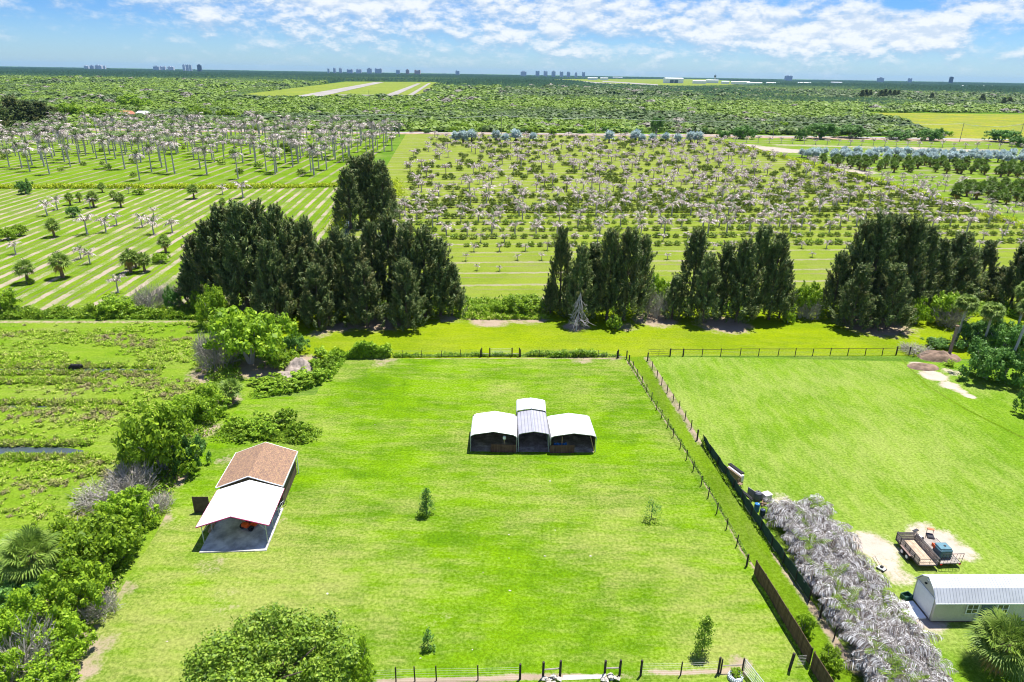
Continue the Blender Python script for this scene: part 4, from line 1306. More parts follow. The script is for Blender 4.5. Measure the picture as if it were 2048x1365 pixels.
# yellow green grass along the ditches
def ditch_grass(name, pts, width, h, n, seed, label):
    rng = np.random.default_rng(seed)
    P = np.array([g(*p) for p in pts])
    d = np.concatenate([[0], np.cumsum(np.linalg.norm(np.diff(P, axis=0), axis=1))])
    s = rng.uniform(0, d[-1], n)
    x, y = np.interp(s, d, P[:, 0]), np.interp(s, d, P[:, 1])
    hh = h * (0.5 + fbm(x * 0.15, y * 0.15, seed))
    C = np.column_stack([x + rng.normal(size=n) * width / 2.4, y + rng.normal(size=n) * width / 2.4, rng.random(n) ** 1.0 * hh])
    Nn = norm(rng.normal(size=(n, 3)) + np.array([0, 0, .8]))
    B = norm(rng.normal(size=(n, 3)) * .7 + np.array([0, 0, 1.0]))
    structure(link(name, quad_mesh(name, leaves(C, Nn, rng.uniform(.12, .25, n), rng.uniform(.3, .6, n), rng, B), L_yellow)), 'stuff', label)
ditch_grass('ditch_grass', [(1440, 283), (1600, 325), (1800, 378), (2048, 455), (2150, 490)], 3.2, 1.5, 14000, 61, 'bright yellow grass line along the ditch by the nursery')
ditch_grass('ditch_grass', [(-60, 379), (200, 377), (440, 377), (600, 375), (692, 372)], 2.6, 1.5, 9000, 62, 'yellow green grass line along the ditch between the striped fields')
ditch_grass('ditch_grass', [(670, 470), (682, 440), (694, 400), (700, 370)], 3.5, 2.2, 2600, 63, 'yellow reeds on the canal bank by the lone pines')
ditch_grass('ditch_grass', [(796, 395), (790, 375), (784, 362)], 4, 1.6, 1400, 64, 'yellow grass blob right of the lone pine clump')

def weeds_line(name, pts, width, h, n, seed, label, mat=None, leaf=0.3):
    rng = np.random.default_rng(seed)
    P = np.array([g(*p) for p in pts])
    d = np.concatenate([[0], np.cumsum(np.linalg.norm(np.diff(P, axis=0), axis=1))])
    s = rng.uniform(0, d[-1], n)
    x, y = np.interp(s, d, P[:, 0]), np.interp(s, d, P[:, 1])
    aa, qq = rng.uniform(0, 2 * PI, n), np.sqrt(rng.random(n)) * width * 0.5
    x = x + qq * np.cos(aa)
    y = y + qq * np.sin(aa)
    hh = h * np.clip(fbm(x * 0.5, y * 0.5, seed) * 2.2 - 0.55, 0.05, 1.5)
    C = np.column_stack([x, y, rng.random(n) * hh])
    Nn = norm(rng.normal(size=(n, 3)) + np.array([0, 0, .8]))
    B = norm(rng.normal(size=(n, 3)) * .8 + np.array([0, 0, 1.0]))
    structure(link(name, quad_mesh(name, leaves(C, Nn, rng.uniform(.05, .1, n) * leaf / .3, rng.uniform(.15, .35, n) * leaf / .3, rng, B), mat or L_weed)), 'stuff', label)
weeds_line('bank_weeds', [(-60, 632), (200, 630), (420, 632)], 5.0, 1.5, 12000, 71, 'weedy bank between the pasture and the striped field', leaf=0.5)
weeds_line('tall_grass', [(672, 716), (700, 714), (740, 713), (772, 713)], 2.2, 2.4, 7000, 72, 'tall cane grass at the back corner of the lawn', leaf=0.42)
weeds_line('gap_weeds', [(930, 632), (1000, 632), (1080, 632)], 5.0, 1.2, 5000, 73, 'rough weeds in the gap between the pine clumps', L_tuss, 0.5)
weeds_line('fence_weeds', [(790, 714), (960, 712), (1045, 712), (1090, 712), (1240, 713)], 1.0, 0.8, 5000, 74, 'thin weeds along the back wire fence', leaf=0.3)
weeds_line('fence_weeds', [(1405, 890), (1500, 1035), (1560, 1120), (1620, 1200)], 0.5, 0.6, 3500, 75, 'weeds at the foot of the green screen fence', leaf=0.25)
weeds_line('fence_weeds', [(1095, 714), (1190, 713)], 1.2, 1.3, 1600, 76, 'taller weeds right of the back gate')
weeds_line('fence_weeds', [(1254, 718), (1300, 792), (1360, 882), (1430, 997), (1500, 1125)], 0.25, 0.35, 4000, 79, 'thin unmown grass at the foot of the long wire fence', leaf=0.2)
weeds_line('fence_weeds', [(1508, 1155), (1560, 1240), (1640, 1370)], 0.3, 0.4, 1800, 80, 'grass at the foot of the brown board fence', leaf=0.22)
weeds_line('field_edge_weeds', [(560, 612), (1080, 612), (1600, 612), (2100, 625)], 9.0, 1.6, 16000, 77, 'rough green growth behind the pine clumps', leaf=0.55)
weeds_line('lawn_weeds', [(455, 870), (520, 862), (610, 872)], 5.0, 0.8, 6000, 78, 'rough undergrowth of the round weed patch', leaf=0.3)
weeds_line('bank_undergrowth', [(520, 788), (600, 775), (650, 750), (672, 720)], 3.5, 0.8, 9000, 81, 'rough undergrowth on the curved bank', leaf=0.3)
weeds_line('hedge_undergrowth', [(60, 1380), (140, 1240), (240, 1080), (320, 950), (400, 840), (450, 780), (440, 700)], 5.5, 1.0, 16000, 82, 'low undergrowth filling the hedgerow', leaf=0.32)

# pasture tussocks
def tussocks():
    rng = np.random.default_rng(81)
    T = []
    for i in range(5):
        r_ = np.random.default_rng(90 + i)
        n = 24
        a = r_.uniform(0, 6.28, n)
        e = r_.uniform(0.35, 1.4, n)
        B = np.column_stack([np.cos(a) * np.cos(e), np.sin(a) * np.cos(e), np.sin(e)])
        C = B * 0.42 + np.column_stack([r_.normal(size=(n, 2)) * .12, np.zeros(n)])
        T.append(leaves(C, norm(r_.normal(size=(n, 3)) + np.array([0, 0, .6])), np.full(n, .085), np.full(n, .42), r_, B))
    poly = [g(*p) for p in [(-160, 646), (415, 646), (400, 720), (430, 800), (330, 870), (250, 960), (170, 1050), (60, 1110), (-260, 1110)]]
    xs, ys = [p[0] for p in poly], [p[1] for p in poly]
    pl, tn = [], []
    while len(pl) < 2900:
        x, y = rng.uniform(min(xs), max(xs)), rng.uniform(min(ys), max(ys))
        if not inside(poly, x, y):
            continue
        f = float(fbm(np.array([x * 0.10]), np.array([y * 0.28]), 5)[0])
        if rng.random() > max(0.02, (f - 0.34) * 3.0):
            continue
        for yd, w, x1 in ((741, 0.9, 312), (904, 1.2, 172), (813, .5, 95)):
            q = g(80, yd)
            if abs(y - q[1]) < w and x < g(x1, yd)[0]:
                break
        else:
            s = rng.uniform(0.35, 1.1) * (0.7 + f * 0.6)
            pl.append((x, y, s, s * rng.uniform(.5, .85)))
            tn.append(float(np.clip(fbm(np.array([x * .14]), np.array([y * .3]), 15)[0] + rng.normal() * .1, 0, 1)))
    for yd, x1 in ((735, 330), (748, 320), (808, 260), (890, 180), (918, 200), (765, 200)):
        for _ in range(220):
            px = rng.uniform(-150, x1)
            x, y = g(px, yd + rng.normal() * 1.6)
            s = rng.uniform(.6, 1.2)
            pl.append((x, y, s, s))
            tn.append(rng.uniform(.25, .8))
    structure(link('tussock_grass', scatter_mesh('tussock_grass', T, pl, L_tuss, 82, tone=tn)), 'stuff', 'straw tipped tussocks of grass all over the wet pasture')
tussocks()

# ------------------------------------------------------------------ hedge of grey dead palms
def areca_mesh(seed):
    rng = np.random.default_rng(seed)
    Q = []
    for i in range(28):
        a = i * 2.399 + rng.uniform(-.3, .3)
        r0 = rng.uniform(0.05, 0.5)
        hb = rng.uniform(0.5, 1.7)
        Q += feather(rng, a, rng.uniform(0.5, 1.35), rng.uniform(1.6, 2.4), 18, 0.042, 0.52, 0.85, rng.uniform(1.9, 3.0), (r0 * math.cos(a), r0 * math.sin(a), hb), 0.2)
    return quad_mesh('grey_fronds', np.array(Q), L_areca)
ARE = [areca_mesh(800 + i) for i in range(5)]
AREG = quad_mesh('green_fronds', np.array(palm_crown_quads(np.random.default_rng(850), 4, 1.5, .5, 1.3, 1.3, 12, .05, .45, .3, 1.6)), leafy('fresh_fronds', [(0.12, 0.22, 0.02), (0.2, 0.28, 0.03)], .3, .1))
def cane_mesh(seed):
    r_ = random.Random(seed)
    mb = MB()
    for i in range(14):
        a, q = r_.uniform(0, 6.28), r_.uniform(.05, .5)
        mb.tube([(q * math.cos(a), q * math.sin(a), 0), (q * 1.3 * math.cos(a), q * 1.3 * math.sin(a), r_.uniform(1.0, 2.0))], [.035, .025], 5)
    return mb.mesh('canes', M_trunkg)
CANE = [cane_mesh(860 + i) for i in range(2)]
rr = random.Random(61)
h0, h1 = [np.array(g(*p)) for p in ((1545, 1035), (1800, 1480))]
nrow, ncol = 17, 3
cnt = 0
for i in range(nrow):
    for j in range(ncol):
        t = (i + 0.5 * (j % 2)) / (nrow - 1)
        c = h0 + (h1 - h0) * t
        x = c[0] + 1.0 + j * 1.7 + rr.uniform(-.35, .35)
        y = c[1] + rr.uniform(-.4, .4)
        t_ = thing('areca_palm', 'grey dried palm clump, %s row back along the hedge beside the screen fence' % ORD[i], 'palm', (x, y, 0), rr.uniform(0, 6.28), 'hedge of grey dried palms')
        s = rr.uniform(1.0, 1.3)
        t_.scale = (s, s, s * rr.uniform(.8, 1.05))
        link('grey_fronds', ARE[cnt % 5], t_)
        link('canes', CANE[cnt % 2], t_)
        if rr.random() < 0.45:
            link('green_fronds', AREG, t_)
        cnt += 1

# ------------------------------------------------------------------ far bush land, single trees, woods
def scrub_template(seed, n):
    rng = np.random.default_rng(seed)
    u = sph(n, rng, -0.1)
    n = len(u)
    k = rng.uniform(.65, 1.05, (n, 1))
    C = u * k * np.array([1, 1, .75]) + np.array([0, 0, .35])
    Nn = norm(u + rng.normal(size=(n, 3)) * .2 + np.array([0, 0, .25]))
    s = rng.uniform(.20, .36, n)
    return leaves(C, Nn, s * .75, s, rng)
SCT = [scrub_template(900 + i, 60) for i in range(5)]
def scrub():
    rng = np.random.default_rng(95)
    pl, tn = [], []
    mead = [g(*p) for p in [(1715, 227), (2500, 246), (2500, 310), (1900, 284), (1850, 262)]]
    air = [g(*p) for p in [(430, 195.5), (835, 195.5), (885, 160), (690, 160)]]
    air2 = [g(*p) for p in [(1085, 154), (1420, 156), (1570, 173), (1330, 173), (1200, 168)]]
    rl = [g(*p) for p in [(-250, 262.5), (700, 261.5), (1400, 267.5), (2048, 284), (2600, 304)]]
    RX, RY = [q[0] for q in rl], [q[1] for q in rl]
    while len(pl) < 19000:
        y = 480 * (2700 / 480) ** rng.random()
        x = rng.uniform(-0.86, 0.86) * y
        road = g(0, 262)[1] if False else None
        if y < np.interp(x, RX, RY) + 8 or inside(mead, x, y) or inside(air, x, y) or inside(air2, x, y):
            continue
        f = float(fbm(np.array([x * .012]), np.array([y * .009]), 41)[0])
        r = rng.uniform(2.2, 6.0) * (0.5 + 1.1 * f) * (1 if y < 1000 else 1.35 if y < 1600 else 1.9)
        pl.append((x, y, r * 1.15, r * rng.uniform(0.6, 0.95)))
        belt = float(fbm(np.array([x * .0035 + 9]), np.array([y * .0022]), 47)[0])
        v = f * 0.7 + 0.1 + rng.normal() * .06 + 0.9 * max(0, belt - 0.5)
        if y > 1350 and x > -40:
            v += 0.22
        grey = float(fbm(np.array([x * .02 + 50]), np.array([y * .012]), 43)[0])
        tn.append(0.95 if grey > 0.63 and rng.random() < .22 else float(np.clip(v, 0, .8)))
    structure(link('scrub_woods', scatter_mesh('scrub_woods', SCT, pl, L_scrub, 96, tone=tn)), 'stuff', 'low green scrub woodland beyond the sandy track')
scrub()
rr = random.Random(71)
n = 0
for i in range(170):                       # single trees along the near edge of the bush land
    px = rr.uniform(180, 2060)
    if 1730 < px < 2030 and rr.random() < .8:
        continue
    e = 258 + max(0, (px - 1400)) * 0.02 + rr.uniform(-5, 9) * (1 if px > 820 else .4)
    o = link('roadside_tree', [BUSH, DENSE][rr.random() < .5][rr.randrange(3)])
    x, y = g(px, e)
    o.location = (x, y, 0)
    s = rr.uniform(2.0, 5.5)
    o.scale = (s, s, s * rr.uniform(.7, 1.0))
    o.rotation_euler = (0, 0, rr.uniform(0, 6))
    tag(o, 'rounded green tree at the near edge of the scrub by the sandy track', 'tree', 'trees along the sandy track')
for px, py, w, top, lab in [(1312, 268, 30, 232, 'dark spreading tree behind the sandy track'), (1480, 278, 48, 248, 'grey green rounded tree by the track left of the nursery'), (1445, 276, 24, 258, 'dark clipped tree at the end of the row field'), (1640, 280, 60, 246, 'dark green tree clump by the track'), (1700, 279, 70, 250, 'wide green tree clump left of the meadow'), (1800, 283, 60, 262, 'grey green tree before the meadow'), (2000, 290, 60, 264, 'tree clump in front of the meadow'), (2040, 300, 40, 276, 'bush clump at the frame edge by the track'), (797, 266, 14, 243, 'dark slim tree beside the power pole'), (1860, 286, 50, 258, 'round tree at the meadow corner'), (1600, 282, 30, 256, 'tree by the track right of the power pole')]:
    bush('dense', px, py, w, top, lab, 'tree', name='roadside_tree')
for px, py, w, top, lab in [(140, 245, 60, 208, 'bright domed tree beyond the tall palms'), (210, 245, 60, 213, 'bright domed tree left of the red roofed house'), (270, 222, 60, 190, 'dark tree group behind the house'), (400, 240, 50, 212, 'bright round tree right of the house'), (455, 244, 50, 216, 'bright tree above the tall palms')]:
    bush('bush', px, py, w, top, lab, 'tree', name='domed_tree')

def far_woods():
    """canopy of the far pine woods: a rough sheet of crowns, left open over the airfield"""
    nr, nc = 620, 1250
    u = np.linspace(0, 1, nr)
    y = 1180 * (15000 / 1180) ** u
    a = np.linspace(-0.88, 0.88, nc)
    Y = np.repeat(y[:, None], nc, 1)
    X = Y * a[None, :]
    h = 4.0 + 5.0 * fbm(X * .004, Y * .003, 11, 3)
    dark = 0.55 * fbm(X * .0016, Y * .0011, 21, 3) + 0.12 + 0.22 * np.clip((Y - 2000) / 2500, 0, 1)
    tall = np.clip((dark - 0.45) * 6, 0, 1)
    Hc = h * (0.6 + 0.9 * tall)
    Hc = Hc * (0.55 + 0.45 * fbm(X * .09, Y * .09, 31, 2) * 1.6)
    Hc *= 0.30 + 0.85 * RNG.random(X.shape)
    Hc *= np.clip(y / 1180, 1, 1.6)[:, None]
    m = np.ones(X.shape, bool)
    def opening(poly):
        P = [g(*p) for p in poly]
        for i in range(nr):
            if not (min(q[1] for q in P) <= y[i] <= max(q[1] for q in P)):
                continue
            for j in range(nc):
                if m[i, j] and inside(P, X[i, j], Y[i, j]):
                    m[i, j] = False
    opening([(440, 195), (835, 195), (885, 160), (690, 160)])
    opening([(1085, 154), (1420, 156), (1570, 171), (1330, 171), (1200, 168)])
    Z = np.where(m, Hc, -0.6)
    me = bpy.data.meshes.new('far_woods')
    idx = np.arange(nr * nc).reshape(nr, nc)
    fs = np.stack([idx[:-1, :-1], idx[:-1, 1:], idx[1:, 1:], idx[1:, :-1]], -1).reshape(-1, 4)
    V = np.column_stack([X.ravel(), Y.ravel(), Z.ravel()]).astype(np.float32)
    me.vertices.add(len(V)); me.loops.add(fs.size); me.polygons.add(len(fs))
    me.vertices.foreach_set('co', V.ravel())
    me.loops.foreach_set('vertex_index', fs.ravel().astype(np.int32))
    me.polygons.foreach_set('loop_start', np.arange(0, fs.size, 4, dtype=np.int32))
    at = me.attributes.new('tone', 'FLOAT', 'POINT')
    at.data.foreach_set('value', np.clip(dark + RNG.normal(size=X.shape) * .07, 0, 1).astype(np.float32).ravel())
    me.update(calc_edges=True)
    mt, nt, out = newmat('far_canopy')
    t = nn(nt, 'ShaderNodeAttribute', None, attribute_name='tone').outputs['Fac']
    c = ramp(nt, t, [(0.36, (0.07, 0.11, 0.025)), (0.44, (0.04, 0.075, 0.022)), (0.54, (0.016, 0.042, 0.022)), (0.9, (0.012, 0.034, 0.02))])
    w = nn(nt, 'ShaderNodeTexWhiteNoise', {'Vector': scaled(nt, position(nt), (.12, .12, .12))}, noise_dimensions='3D').outputs[0]
    c = mix(nt, 1.0, c, smooth(nt, noise(nt, position(nt), 0.12, 3), .3, .7, .55, 1.5), 'MULTIPLY')
    b = nn(nt, 'ShaderNodeBsdfPrincipled', {'Base Color': c, 'Roughness': .9, 'Specular IOR Level': .05})
    nt.links.new(b.outputs[0], out.inputs[0])
    me.materials.append(mt)
    structure(link('far_woods', me), 'stuff', 'far dark woods reaching to the horizon')
far_woods()
# ------------------------------------------------------------------ the three open carports and the one behind
def arch(w, he, hp, cham=0.5, low=0.55):
    h = w / 2
    pts = [(-h, he - low), (-h, he - 0.12), (-h + 0.10, he + 0.10), (-h + cham, he + 0.10 + (hp - he) * 0.28)]
    return pts + [(0, hp)] + [(-a, z) for a, z in reversed(pts)]

def carport(name, label, x0, x1, y0, L, he, hp, roofmat, low=0.55, shift=0.0):
    w = x1 - x0
    xc = (x0 + x1) / 2
    t = thing(name, label, 'carport', (xc, y0, 0), shift, 'open metal carports joined in a row on the lawn')
    p = arch(w, he, hp, low=low)
    inner = [(a * 0.992, z - 0.035) for a, z in reversed(p)]
    MB().prism(p + inner, (0, 0, 0), (0, L, 0), (1, 0, 0)).obj('roof', roofmat, t)
    MB().tube([(0, 0.0, hp + 0.0), (0, L, hp + 0.0)], 0.035, 6).obj('ridge_cap', M_trim if roofmat is not M_greymetal else M_steel, t)
    for k in range(5):
        y = 0.08 + (L - 0.16) * k / 4
        pts = [(-w / 2 + .05, y, 0), (-w / 2 + .05, y, he - .15)] + [(a * 0.975, y, z - 0.07) for a, z in p[2:-2]] + [(w / 2 - .05, y, he - .15), (w / 2 - .05, y, 0)]
        MB().tube(pts, 0.04, 6).obj('frame', M_steel, t)
    return t, w, L
L_ = 6.0
tl, wl, _ = carport('carport', 'white roofed open carport with a brown board panel and a pale box on a pole', -5.1, 0.85, 75.8, 5.6, 2.25, 2.98, M_white, 0.6)
tc, wc, _ = carport('carport', 'narrow grey ribbed carport between the two white ones', 1.0, 4.95, 76.0, 6.2, 2.5, 2.98, M_greymetal, 1.2, 0.03)
tr_, wr, _ = carport('carport', 'weathered white carport with streaky roof beside the grey one', 5.08, 10.95, 75.95, 5.5, 2.22, 2.85, M_whitedirty, 0.5, 0.06)
tb, wb, _ = carport('carport', 'small white carport roof standing behind the grey one', 0.72, 4.75, 81.95, 3.2, 2.75, 3.2, M_white, 1.6)
# board panels, walls and floor of the carports
def board(t, name, x0, x1, y, z0, z1, mat, label=None):
    return MB().box(((x0 + x1) / 2, y, (z0 + z1) / 2), (abs(x1 - x0), 0.05, z1 - z0)).obj(name, mat, t, label)
def side(t, name, x, y0, y1, z0, z1, mat):
    return MB().box((x, (y0 + y1) / 2, (z0 + z1) / 2), (0.05, abs(y1 - y0), z1 - z0)).obj(name, mat, t)
board(tl, 'front_panel', -0.35, 2.9, 0.0, 0.02, 1.15, M_woodx)
side(tl, 'side_panel', -2.93, 0.05, 5.4, 0.02, 1.75, M_brownwall)
side(tl, 'side_panel', 2.90, 0.05, 5.4, 0.02, 1.9, M_brownwall)
board(tl, 'back_panel', -2.9, 2.88, 5.35, 0.02, 2.5, M_woodx)
MB().tube([(1.35, 0.25, 0), (1.35, 0.25, 1.95)], 0.05, 6).obj('pole', M_tan, tl)
MB().box((1.35, 0.2, 2.02), (0.36, 0.28, 0.42), ch=.04).obj('meter_box', M_trim, tl)
board(tr_, 'front_panel', -2.95, 0.15, 0.0, 0.02, 1.15, M_woodx)
side(tr_, 'side_panel', 2.86, 0.6, 5.3, 0.02, 1.75, M_brownwall)
side(tr_, 'side_panel', -2.88, 0.05, 5.3, 0.02, 1.9, M_brownwall)
board(tr_, 'back_panel', -2.85, 2.85, 5.25, 0.02, 2.35, M_woodx)
MB().tube([(-1.4, 0.5, 0), (-1.4, 0.5, 2.1)], 0.05, 6).obj('pole', M_tan, tr_)
MB().tube([(2.75, 0.1, 0.05), (2.2, 0.4, 2.15)], 0.05, 6).obj('brace', M_tan, tr_)
board(tc, 'back_panel', -1.9, 1.9, 6.1, 0.02, 2.7, M_woodx)
def shape_tarp():
    t = thing('tarp', 'crumpled bright blue tarp behind the panel of the streaky carport', 'tarp', (6.2, 76.25, 0))
    r_ = np.random.default_rng(3)
    mb = MB()
    n, m_ = 14, 6
    vs, fs = [], []
    for i in range(n):
        for j in range(m_):
            x, y = -.9 + 2.2 * i / (n - 1), 0.5 * j / (m_ - 1)
            e = min(i, n - 1 - i, 2) / 2 * min(j, m_ - 1 - j, 1)
            vs.append((x + r_.normal() * .04, y + r_.normal() * .04, 0.03 + e * (1.02 + r_.normal() * .1)))
    for i in range(n - 1):
        for j in range(m_ - 1):
            fs.append((i * m_ + j, i * m_ + m_ + j, i * m_ + m_ + j + 1, i * m_ + j + 1))
    mb.add(vs, fs).obj('cover', M_blue, t)
shape_tarp()
def soil_floor():
    m, nt, out = newmat('trodden_soil')
    p = position(nt)
    n = noise(nt, p, 0.9, 6, .7)
    c = ramp(nt, n, [(.3, (0.12, 0.09, 0.07)), (.52, (0.30, 0.24, 0.20)), (.7, (0.55, 0.48, 0.43))])
    b = nn(nt, 'ShaderNodeBsdfPrincipled', {'Base Color': c, 'Roughness': .95})
    nt.links.new(b.outputs[0], out.inputs[0])
    me = bpy.data.meshes.new('soil_floor')
    me.from_pydata([(-5.0, 75.9, .022), (10.7, 76.1, .022), (10.6, 81.4, .022), (4.8, 84.8, .022), (.8, 84.8, .022), (-5.0, 81.2, .022)], [], [(0, 1, 2, 3, 4, 5)])
    me.materials.append(m)
    structure(link('soil_floor', me), 'structure', 'dark trodden soil under the carports')
soil_floor()

# ------------------------------------------------------------------ garage with its lean-on carport
GR = 0.078
def shingles():
    m, nt, out = newmat('brown_shingles')
    v = objco(nt)
    br = nn(nt, 'ShaderNodeTexBrick', {'Vector': scaled(nt, v, (1, 1, 1), rot=PI / 2), 'Color1': (0.30, 0.185, 0.125, 1), 'Color2': (0.20, 0.13, 0.10, 1), 'Mortar': (0.12, 0.08, 0.07, 1), 'Scale': 1.0, 'Brick Width': 0.34, 'Row Height': 0.17, 'Mortar Size': 0.008, 'Bias': 0.0})
    n = noise(nt, v, 5.0, 4)
    c = mix(nt, smooth(nt, n, .45, .65, 0, .75), br.outputs[0], (0.36, 0.235, 0.13))
    c = mix(nt, 1.0, c, smooth(nt, noise(nt, v, 18, 2), .3, .7, .75, 1.25), 'MULTIPLY')
    b = nn(nt, 'ShaderNodeBsdfPrincipled', {'Base Color': c, 'Roughness': .95, 'Specular IOR Level': .1})
    nt.links.new(b.outputs[0], out.inputs[0])
    return m
slab = MB().box((0, 3.45, 0.05), (6.55, 7.2, 0.14))
so_ = slab.obj('concrete_slab', M_conc)
so_.location = (-27.55, 55.78, 0)
so_.rotation_euler = (0, 0, GR)
structure(so_, 'structure', 'stained concrete slab under the garage carport')

gt = thing('garage', 'brown sided garage with a brown shingle gable roof', 'garage', (-28.3, 63.35, 0), GR)
GW, GL, GE, GP = 6.55, 6.9, 2.75, 4.0
wallmb = MB()
prof = [(-GW / 2, 0), (GW / 2, 0), (GW / 2, GE), (0, GP - .08), (-GW / 2, GE)]
wallmb.prism(prof, (0, 0.15, 0), (0, GL - .1, 0), (1, 0, 0))
wallmb.obj('wall', M_brownwall, gt)
hw = GW / 2 + 0.28
sl_ = (GP - GE) / (GW / 2)
def slope_sheet(sg, th=0.07):
    e = GE - sl_ * 0.28
    a = [(0, GP), (sg * hw, e), (sg * hw, e + th), (0, GP + th)]
    return a if sg > 0 else a[::-1]
r_ = MB()
for sg in (-1, 1):
    r_.prism(slope_sheet(sg), (0, -.2, 0), (0, GL + .15, 0), (1, 0, 0))
ro = r_.obj('roof', shingles(), gt)
f_ = MB()
for sg in (-1, 1):
    f_.box((sg * (hw + .03), GL / 2 - .02, GE - sl_ * .28 + .02), (0.05, GL + .4, 0.2))
    e = GE - sl_ * .28
    for yy in (-.235, GL + .185):
        f_.tube([(0, yy, GP + .02), (sg * hw, yy, e + .02)], 0.055, 4)
f_.obj('fascia', M_trim, gt)
MB().box((hw - .02, GL - .35, GE / 2 - .1), (0.09, 0.09, GE - .2)).obj('downspout', M_trim, gt)
MB().box((0.4, .12, 1.05), (2.6, .04, 2.1)).obj('door', M_brownwall, gt)

ct = thing('garage_carport', 'white metal carport with maroon edge joined to the brown garage', 'carport', (-27.55, 55.78, 0), GR)
CW, CL, CE, CP = 6.55, 6.5, 2.55, 3.62
hw2 = CW / 2 + .28
def roof2(sg, th=.045):
    e = CE - .1
    a = [(0, CP), (sg * hw2, e), (sg * hw2, e + th), (0, CP + th)]
    return a if sg > 0 else a[::-1]
r_ = MB()
for sg in (-1, 1):
    r_.prism(roof2(sg), (0, .75, 0), (0, .75 + CL, 0), (1, 0, 0))
r_.obj('roof', ribbed('white_carport_roof', (.82, .82, .83), 1, .23, dirt=None), ct)
e_ = MB()
for sg in (-1, 1):
    e_.tube([(0, .72, CP - .02), (sg * hw2, .72, CE - .12)], .06, 4)
    e_.box((sg * (hw2 + .02), .75 + CL / 2, CE - .1), (.03, CL, .12))
e_.obj('edge_trim', M_red, ct)
for sg in (-1, 1):
    for yy in (1.0, 3.3, 5.6):
        lx = sg * (CW / 2 - .15)
        MB().tube([(lx, yy, .1), (lx, yy, CE - .1)], .045, 6).obj('post', M_steel, ct)
    b_ = MB().tube([(sg * (CW / 2 - .15), 1.0, CE - .12), (sg * (CW / 2 - .15), 5.6, CE - .12)], .04, 6)
    b_.tube([(sg * (CW / 2 - .15), 1.0, 1.7), (sg * (CW / 2 - 1.0), 1.0, 2.75)], .03, 5)
    b_.obj('rail', M_steel, ct)
for yy in (1.0, 3.3, 5.6):
    MB().tube([(-CW / 2 + .15, yy, CE - .12), (0, yy, CP - .08), (CW / 2 - .15, yy, CE - .12)], .04, 6).obj('rafter', M_steel, ct)

pt = thing('board_wing', 'dark brown board wing sticking out left of the garage', 'screen panel', (-33.35, 62.1, 0), 0.05)
MB().box((0, 0, 1.0), (1.7, .08, 1.95)).obj('panel', M_brownwall, pt)
MB().tube([(-.82, .06, 0), (-.82, .06, 2.02)], .05, 6).obj('post', M_post, pt)
MB().tube([(-.85, .0, 2.0), (.85, 0, 2.0)], .03, 4).obj('rail', M_post, pt)

def mower_orange():
    x, y = g(506, 1052)
    t = thing('riding_mower', 'orange zero turn riding mower parked under the garage carport', 'mower', (x, y, .12), 2.75)
    M_ = MB().box((0, 0, .33), (1.45, .95, .16), ch=.05)
    M_.box((0, -.05, .45), (1.0, .6, .10), ch=.03)
    M_.obj('deck', M_orange, t)
    MB().box((0, .55, .5), (.75, 1.3, .22), ch=.06).obj('body', M_orange, t)
    e = MB().box((0, 1.05, .72), (.62, .55, .35), ch=.06)
    e.obj('engine_cover', M_orange, t)
    s = MB().box((0, .35, .72), (.52, .5, .14), ch=.04)
    s.box((0, .62, .98), (.5, .12, .5), ch=.04)
    s.obj('seat', M_black, t)
    for sg in (-1, 1):
        MB().wheel((sg * .58, .85, .3), .3, .26, (1, 0)).obj('rear_wheel', M_black, t)
        MB().wheel((sg * .42, -.75, .16), .16, .14, (1, 0)).obj('front_wheel', M_black, t)
        MB().tube([(sg * .3, .3, .7), (sg * .3, .1, 1.05), (sg * .08, .05, 1.1)], .02, 5).obj('lever', M_black, t)
    MB().tube([(-.4, .95, .6), (-.4, .95, 1.55), (.4, .95, 1.55), (.4, .95, .6)], .03, 6).obj('roll_bar', M_orange, t)
mower_orange()
def lumber():
    x, y = g(420, 1056)
    t = thing('plank', 'long pale plank lying along the left edge of the carport slab', 'plank', (x + .2, y + .6, .13), GR)
    MB().box((0, 0, .1), (.22, 3.2, .2), ch=.01).obj('board', M_tan, t)
lumber()
def bike(px, py, rz, label):
    x, y = g(px, py)
    t = thing('bicycle', label, 'bicycle', (x, y, 0.0), rz)
    for k, xx in enumerate((-.52, .52)):
        m_ = MB()
        ring = [(xx + .33 * math.cos(a), 0, .34 + .33 * math.sin(a)) for a in np.linspace(0, 2 * PI, 17)]
        m_.tube(ring, .022, 5)
        for a in np.linspace(0, PI, 5)[:-1]:
            m_.tube([(xx + .3 * math.cos(a), 0, .34 + .3 * math.sin(a)), (xx - .3 * math.cos(a), 0, .34 - .3 * math.sin(a))], .005, 3)
        m_.obj('wheel', M_black, t)
    f = MB().tube([(-.52, 0, .34), (-.15, 0, .78), (.38, 0, .8), (0, 0, .32), (-.52, 0, .34)], .02, 5)
    f.tube([(-.2, 0, .9), (0, 0, .32)], .02, 5).tube([(.36, 0, .95), (.52, 0, .34)], .02, 5)
    f.obj('frame', M_trim, t)
    MB().tube([(.36, -.28, .98), (.36, .28, .98)], .018, 5).obj('handlebar', M_black, t)
    MB().box((-.2, 0, .93), (.24, .13, .06), ch=.02).obj('saddle', M_black, t)
bike(564, 1018, 1.2, 'pale bicycle leaning at the corner of the brown garage')

